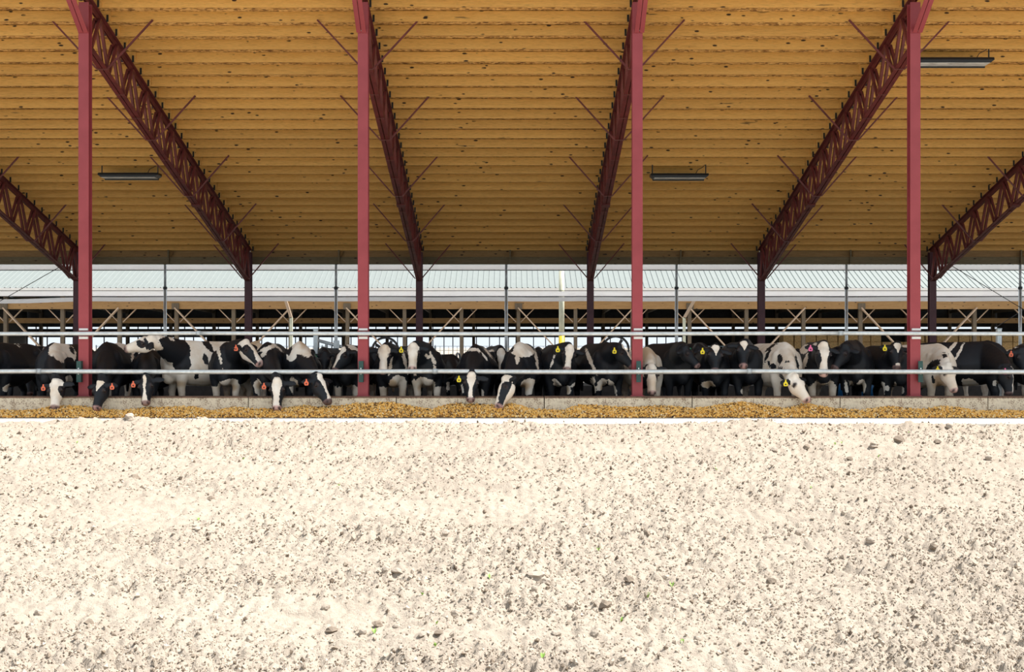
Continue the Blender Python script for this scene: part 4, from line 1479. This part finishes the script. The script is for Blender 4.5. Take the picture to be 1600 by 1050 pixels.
cow('white-faced cow with yellow tag and broad black body streaked white', 668, 20.45, 'up', turn=10, poll=(646, 541, 20.0), muz=(644, 578, 19.74), dors=UPF, hs='blaze', hw=(0.105, 0.072, 0.085), muzzle='pink', tagc='yellow', sc=0.99, leg='w', tan=0.25,
    blobs=[('w', 667, 556, 6, 4, -30), ('w', 676, 560, 3, 12, 22), ('w', 679, 574, 2.5, 7), ('w', 689, 550, 2.2, 18, 32, 21.8, 0.7), ('w', 661, 602, 20, 13, 0, 20.5, 0.6), ('w', 648, 586, 2, 9, 0, 20.4, 0.5), ('b', 650, 590, 2, 4, 0, 20.4, 0.4), ('t', 657, 606, 7, 7, 0, 20.4, 0.5)])
cow('black cow with tapering white blaze feeding, yellow tag, mid picture', 744, 20.2, 'down', turn=-3, poll=(737, 587, 19.42), muz=(735, 627, 19.16), dors=DNF, hs='blaze', hw=(0.075, 0.03, 0.035), muzzle='smut', tagc='yellow', sc=0.97,
    blobs=[('w', 727, 548, 9, 2, 30), ('w', 738, 546, 8, 3, 0), ('w', 748, 548, 5, 2, -40), ('w', 757, 557, 1.6, 7, 35), ('w', 762, 550, 1.8, 14, 38), ('w', 721, 608, 4, 9, 0, 20.5, 0.5), ('w', 752, 613, 5, 6, 0, 20.5, 0.5)])
cow('cow with white saddle on black, head lowered to the left over the feed', 812, 20.15, 'down', turn=-8, poll=(794, 594, 19.44), muz=(776, 638, 19.14), dors=(-1.0, -0.42, 0.1), hs='blaze', hw=(0.065, 0.04, 0.05), muzzle='pink', jaw=True, sc=1.0,
    blobs=[('w', 815, 546, 22, 14), ('w', 808, 562, 6, 10), ('b', 800, 570, 6, 8), ('b', 798, 548, 3, 9, -30), ('w', 838, 560, 2, 22, 8), ('w', 826, 604, 14, 13, 28, 20.3, 0.6), ('t', 820, 604, 12, 8, 25, 20.3, 0.6)])
cow('black cow with wide white blaze facing out, yellow tag, white V on chest', 873, 20.45, 'up', turn=8, poll=(890, 544, 20.0), muz=(886, 579, 19.72), dors=(0.12, -1, 0.35), hs='blaze', hw=(0.085, 0.05, 0.055), muzzle='smut', tagc='yellow', sc=0.98,
    blobs=[('w', 863, 566, 1.6, 14, -18), ('w', 871, 602, 5, 12, 35, 20.4, 0.5), ('w', 896, 602, 6, 2.5, 40, 20.4, 0.5), ('w', 886, 610, 7, 8, 0, 20.4, 0.5), ('t', 886, 610, 7, 8, 0, 20.4, 0.5), ('w', 902, 615, 4, 5, 0, 20.4, 0.5)])
cow('black cow with raised head in profile to the right, yellow tag, by the third post', 945, 20.5, 'side', turn=14, poll=(966, 544, 20.15), muz=(991, 574, 19.95), dors=(0.5, -0.3, 0.85), hs='blaze', hw=(0.035, 0.03, 0.02), muzzle='dark', tagc='yellow', sc=1.0, tan=0.25,
    blobs=[('w', 921, 560, 3, 28, 22), ('w', 926, 604, 6, 15, 0, 20.5, 0.5), ('w', 940, 602, 8, 11, -30, 20.4, 0.5), ('b', 931, 601, 2.5, 4, 0, 20.4, 0.5), ('w', 957, 606, 5, 14, 20, 20.5, 0.5), ('t', 942, 606, 6, 8, 0, 20.4, 0.5), ('w', 983, 603, 6, 18, 0, 21.4, 0.9), ('t', 983, 603, 7, 18, 0, 21.4, 0.9)])
cow('white-faced cow with pink muzzle and head hanging, right of the third post', 1008, 20.5, 'down', turn=6, poll=(1017, 573, 19.98), muz=(1019, 616, 19.80), dors=DNF, hs='blaze', hw=(0.095, 0.08, 0.095), eyepatch=True, muzzle='pink', ear='b', base='w', sc=0.93, tan=0.4, neckup=0.05,
    blobs=[('t', 1010, 560, 18, 20), ('b', 1000, 600, 14, 14, 0, 20.6, 0.6)])
cow('all black cow with raised head turned right, right of the third post', 1053, 20.55, 'side', turn=18, poll=(1068, 545, 20.1), muz=(1093, 573, 19.95), dors=(0.5, -0.5, 0.75), hs='black', muzzle='smut', sc=1.0, neckup=0.03, blobs=[('w', 1088, 616, 3, 7, 10, 20.7, 0.4)])
cow('black cow with white forehead triangle and muzzle over the lower rail, yellow tag', 1112, 20.55, 'up', turn=0, poll=(1117, 545, 19.92), muz=(1118, 582, 19.60), dors=UPF, hs='tri', muzzle='dark', tagc='yellow', sc=0.95,
    blobs=[('w', 1105, 601, 10, 6, 10, 20.5, 0.5), ('t', 1107, 602, 12, 9, 0, 20.5, 0.5), ('w', 1114, 607, 4, 6, 0, 20.5, 0.4), ('w', 1092, 611, 2, 8, -15, 20.5, 0.4)])
cow('black cow with small white forehead mark and pale nose, left of the white cow', 1162, 20.5, 'up', turn=4, poll=(1161, 538, 20.05), muz=(1162, 574, 19.78), dors=UPF, hs='tri', muzzle='pink', sc=1.02,
    blobs=[('w', 1170, 608, 5, 7, 25, 20.5, 0.5), ('t', 1170, 610, 5, 6, 0, 20.5, 0.5), ('w', 1160, 612, 3, 4, 0, 20.5, 0.5)])
cow('mostly white cow with black blotches, white head lowered right, yellow tag', 1219, 20.2, 'down', turn=14, poll=(1239, 591, 19.44), muz=(1264, 627, 19.16), dors=(0.45, -0.85, 0.4), hs='white', ear='b', muzzle='pink', tagc='yellow', base='w', leg='w', sc=1.0, tan=0.3,
    blobs=[('b', 1219, 561, 5, 8), ('b', 1231, 564, 7, 4.5), ('b', 1235, 575, 10, 5), ('b', 1222, 575, 8, 5), ('b', 1208, 572, 5, 5), ('b', 1202, 569, 2, 6, 20), ('b', 1205, 542, 12, 2, 35), ('b', 1199, 555, 2.5, 12, -25), ('b', 1227, 590, 12, 5, -35, 20.2, 0.6), ('b', 1213, 610, 6, 9, 0, 21.2, 0.7), ('t', 1225, 608, 9, 8, -30, 20.3, 0.5), ('b', 1245, 565, 2.2, 13, 12)])
cow('cow with cream blaze to a pink muzzle over the rail, pink tag', 1277, 20.45, 'up', turn=-4, poll=(1286, 541, 19.92), muz=(1287, 586, 19.50), dors=UPF, hs='blaze', hw=(0.09, 0.045, 0.07), muzzle='pink', tagc='pink', sc=1.02, leg='w', tan=0.45,
    blobs=[('w', 1257, 545, 9, 9, 35, 21.3, 0.7), ('w', 1258, 565, 3, 14, -15), ('w', 1273, 541, 4, 6, -40), ('w', 1287, 606, 20, 14, 0, 20.4, 0.6), ('b', 1285, 592, 13, 8, 0, 20.3, 0.5), ('t', 1287, 600, 4, 9, 0, 20.3, 0.5)])
cow('plain black cow with head tucked left, white legs, beside the blue barrel', 1330, 20.5, 'side', turn=-8, poll=(1322, 543, 20.1), muz=(1301, 577, 19.95), dors=(-0.6, -0.5, 0.6), hs='black', muzzle='dark', sc=1.03,
    blobs=[('w', 1322, 604, 3, 12, 8, 20.5, 0.5), ('w', 1331, 602, 4, 8, 30, 20.5, 0.5), ('w', 1345, 606, 8, 13, -14, 20.5, 0.5), ('t', 1338, 608, 5, 5, 0, 20.5, 0.5)])
cow('black cow with white forehead triangle and yellow tag, left of the rightmost post', 1390, 20.5, 'up', turn=6, poll=(1400, 541, 20.02), muz=(1402, 577, 19.75), dors=UPF, hs='tri', muzzle='spot', tagc='yellow', sc=0.97,
    blobs=[('w', 1378, 608, 5, 12, 0, 20.5, 0.5), ('w', 1398, 606, 3, 8, 0, 20.4, 0.5), ('t', 1397, 610, 4, 7, 0, 20.4, 0.5), ('w', 1386, 607, 5, 4, -30, 20.4, 0.5), ('w', 1408, 611, 5, 7, 0, 20.5, 0.5)])
cow('cream-faced cow looking right, yellow tag, right of the rightmost post', 1455, 20.35, 'up', turn=16, poll=(1478, 572, 19.50 + 0.36), muz=(1493, 612, 19.62), dors=(0.35, -0.9, 0.35), hs='white', ear='b', muzzle='pink', tagc='yellow', base='w', leg='w', sc=0.98, tan=0.5, neckup=0.03,
    blobs=[('b', 1463, 568, 20, 8, 35), ('b', 1476, 556, 8, 7, 0), ('b', 1458, 594, 3, 6, 15, 20.3, 0.6), ('t', 1466, 598, 12, 14, 0, 20.3, 0.6)])
cow('long black cow side-on at the right, head down, pink tag', 1525, 21.0, 'down', turn=62, poll=(1573, 577, 20.05), muz=(1579, 618, 19.95), dors=(0.8, -0.55, 0.1), hs='blaze', hw=(0.02, 0.02, 0.03), muzzle='dark', tagc='pink', sc=1.02,
    blobs=[('w', 1487, 543, 3, 14, -42), ('w', 1498, 552, 2, 20, -28), ('w', 1517, 602, 16, 9, -25, 20.9, 0.7), ('w', 1508, 612, 5, 12, 15, 20.9, 0.6), ('t', 1520, 606, 12, 5, -25, 20.9, 0.6), ('w', 1556, 600, 6, 5, -20, 20.6, 0.6)])
cow('black cow at the right picture edge with orange tag', 1612, 20.9, 'side', turn=-10, poll=(1592, 548, 20.5), muz=(1604, 585, 20.3), dors=(0.3, -1, 0.4), hs='black', muzzle='dark', tagc='orange', sc=1.0, blobs=[('w', 1590, 541, 6, 1.6, 28)])

# a second row further back, seen in the gaps
V2 = 0.034
cow('dark cow further back at the left, between the edge cow and the cream-faced cow', 64, 22.9, 'down', turn=-30, poll=(50, 556, 22.3), muz=(44, 592, 22.2), dors=(-0.8, -0.5, 0), hs='black', muzzle='dark', sc=0.95, row='back', voxel=V2, blobs=[('w', 72, 545, 5, 2)])
cow('brindled dark cow further back low at the left edge', 38, 23.4, 'down', turn=10, poll=(44, 585, 22.6), muz=(46, 618, 22.4), dors=DNF, hs='black', muzzle='dark', sc=0.85, row='back', voxel=V2, blobs=[('w', 46, 570, 7, 14, 0, 23.2, 1.0), ('t', 46, 590, 20, 30, 0, 23.2, 1.0)])
cow('grey-white cow further back, behind the cow with white forehead patch', 192, 22.6, 'down', turn=20, poll=(215, 575, 22.0), muz=(222, 610, 21.8), dors=DNF, hs='black', muzzle='dark', base='w', sc=1.0, row='back', voxel=V2)
cow('tan-topped cow further back between the two orange-tagged cows', 398, 22.9, 'side', turn=10, poll=(402, 541, 22.2), muz=(420, 570, 22.0), dors=PRO, hs='white', muzzle='pink', base='w', sc=1.0, row='back', voxel=V2, blobs=[('t', 398, 540, 20, 14, 0, 22.8, 1.0)])
cow('small black cow further back with green tag, behind the grey gate post', 509, 23.0, 'up', turn=-5, poll=(508, 552, 22.3), muz=(506, 584, 22.1), dors=UPF, hs='black', muzzle='dark', tagc='green', tagside=-1, sc=0.93, row='back', voxel=V2, blobs=[('w', 515, 570, 3, 14, 0, 22.6, 0.8)])
cow('black cow further back with green tag, right behind the second post', 582, 22.6, 'up', turn=0, poll=(585, 552, 21.8), muz=(584, 584, 21.6), dors=UPF, hs='black', muzzle='dark', tagc='green', tagside=-1, sc=0.93, row='back', voxel=V2, blobs=[('w', 588, 575, 3, 12, 0, 22.4, 0.8)])
cow('black cow further back with broad white face, between the mid-picture feeding cows', 778, 22.4, 'up', turn=10, poll=(783, 549, 21.7), muz=(784, 582, 21.5), dors=UPF, hs='blaze', hw=(0.09, 0.07, 0.06), muzzle='pink', sc=0.96, row='back', voxel=V2, blobs=[('w', 770, 549, 8, 3, 0)])
cow('black cow further back with white spot, behind the cow with the white saddle', 841, 23.2, 'up', turn=0, poll=(840, 552, 22.4), muz=(842, 582, 22.2), dors=UPF, hs='tri', muzzle='dark', sc=0.93, row='back', voxel=V2)
cow('black cow further back between the black cows right of the third post', 1090, 22.6, 'side', turn=20, poll=(1092, 545, 21.9), muz=(1075, 570, 21.7), dors=(-0.5, -0.5, 0.7), hs='black', muzzle='dark', sc=1.0, row='back', voxel=V2, tagc='green')
cow('white cow further back behind the long black cow at the right', 1540, 23.4, 'side', turn=10, poll=(1552, 552, 22.8), muz=(1560, 580, 22.6), dors=UPF, hs='black', muzzle='dark', base='w', sc=1.0, row='back', voxel=V2, blobs=[('b', 1552, 551, 4, 8)])
cow('tan-headed cow further back behind the grey gate post at the right', 1577, 22.9, 'down', turn=0, poll=(1572, 556, 22.2), muz=(1571, 590, 22.0), dors=UPF, hs='white', muzzle='pink', base='w', sc=0.9, row='back', voxel=V2, blobs=[('t', 1572, 560, 20, 20, 0, 22.3, 1.2)])
cow('black cow further back between the feeding cow and the white-saddled cow', 705, 23.3, 'down', turn=35, poll=(715, 585, 22.6), muz=(722, 612, 22.4), dors=DNF, hs='black', muzzle='dark', sc=0.82, row='back', voxel=V2, blobs=[('w', 700, 606, 3, 10, 0, 23, 0.8)])
finish_cows()
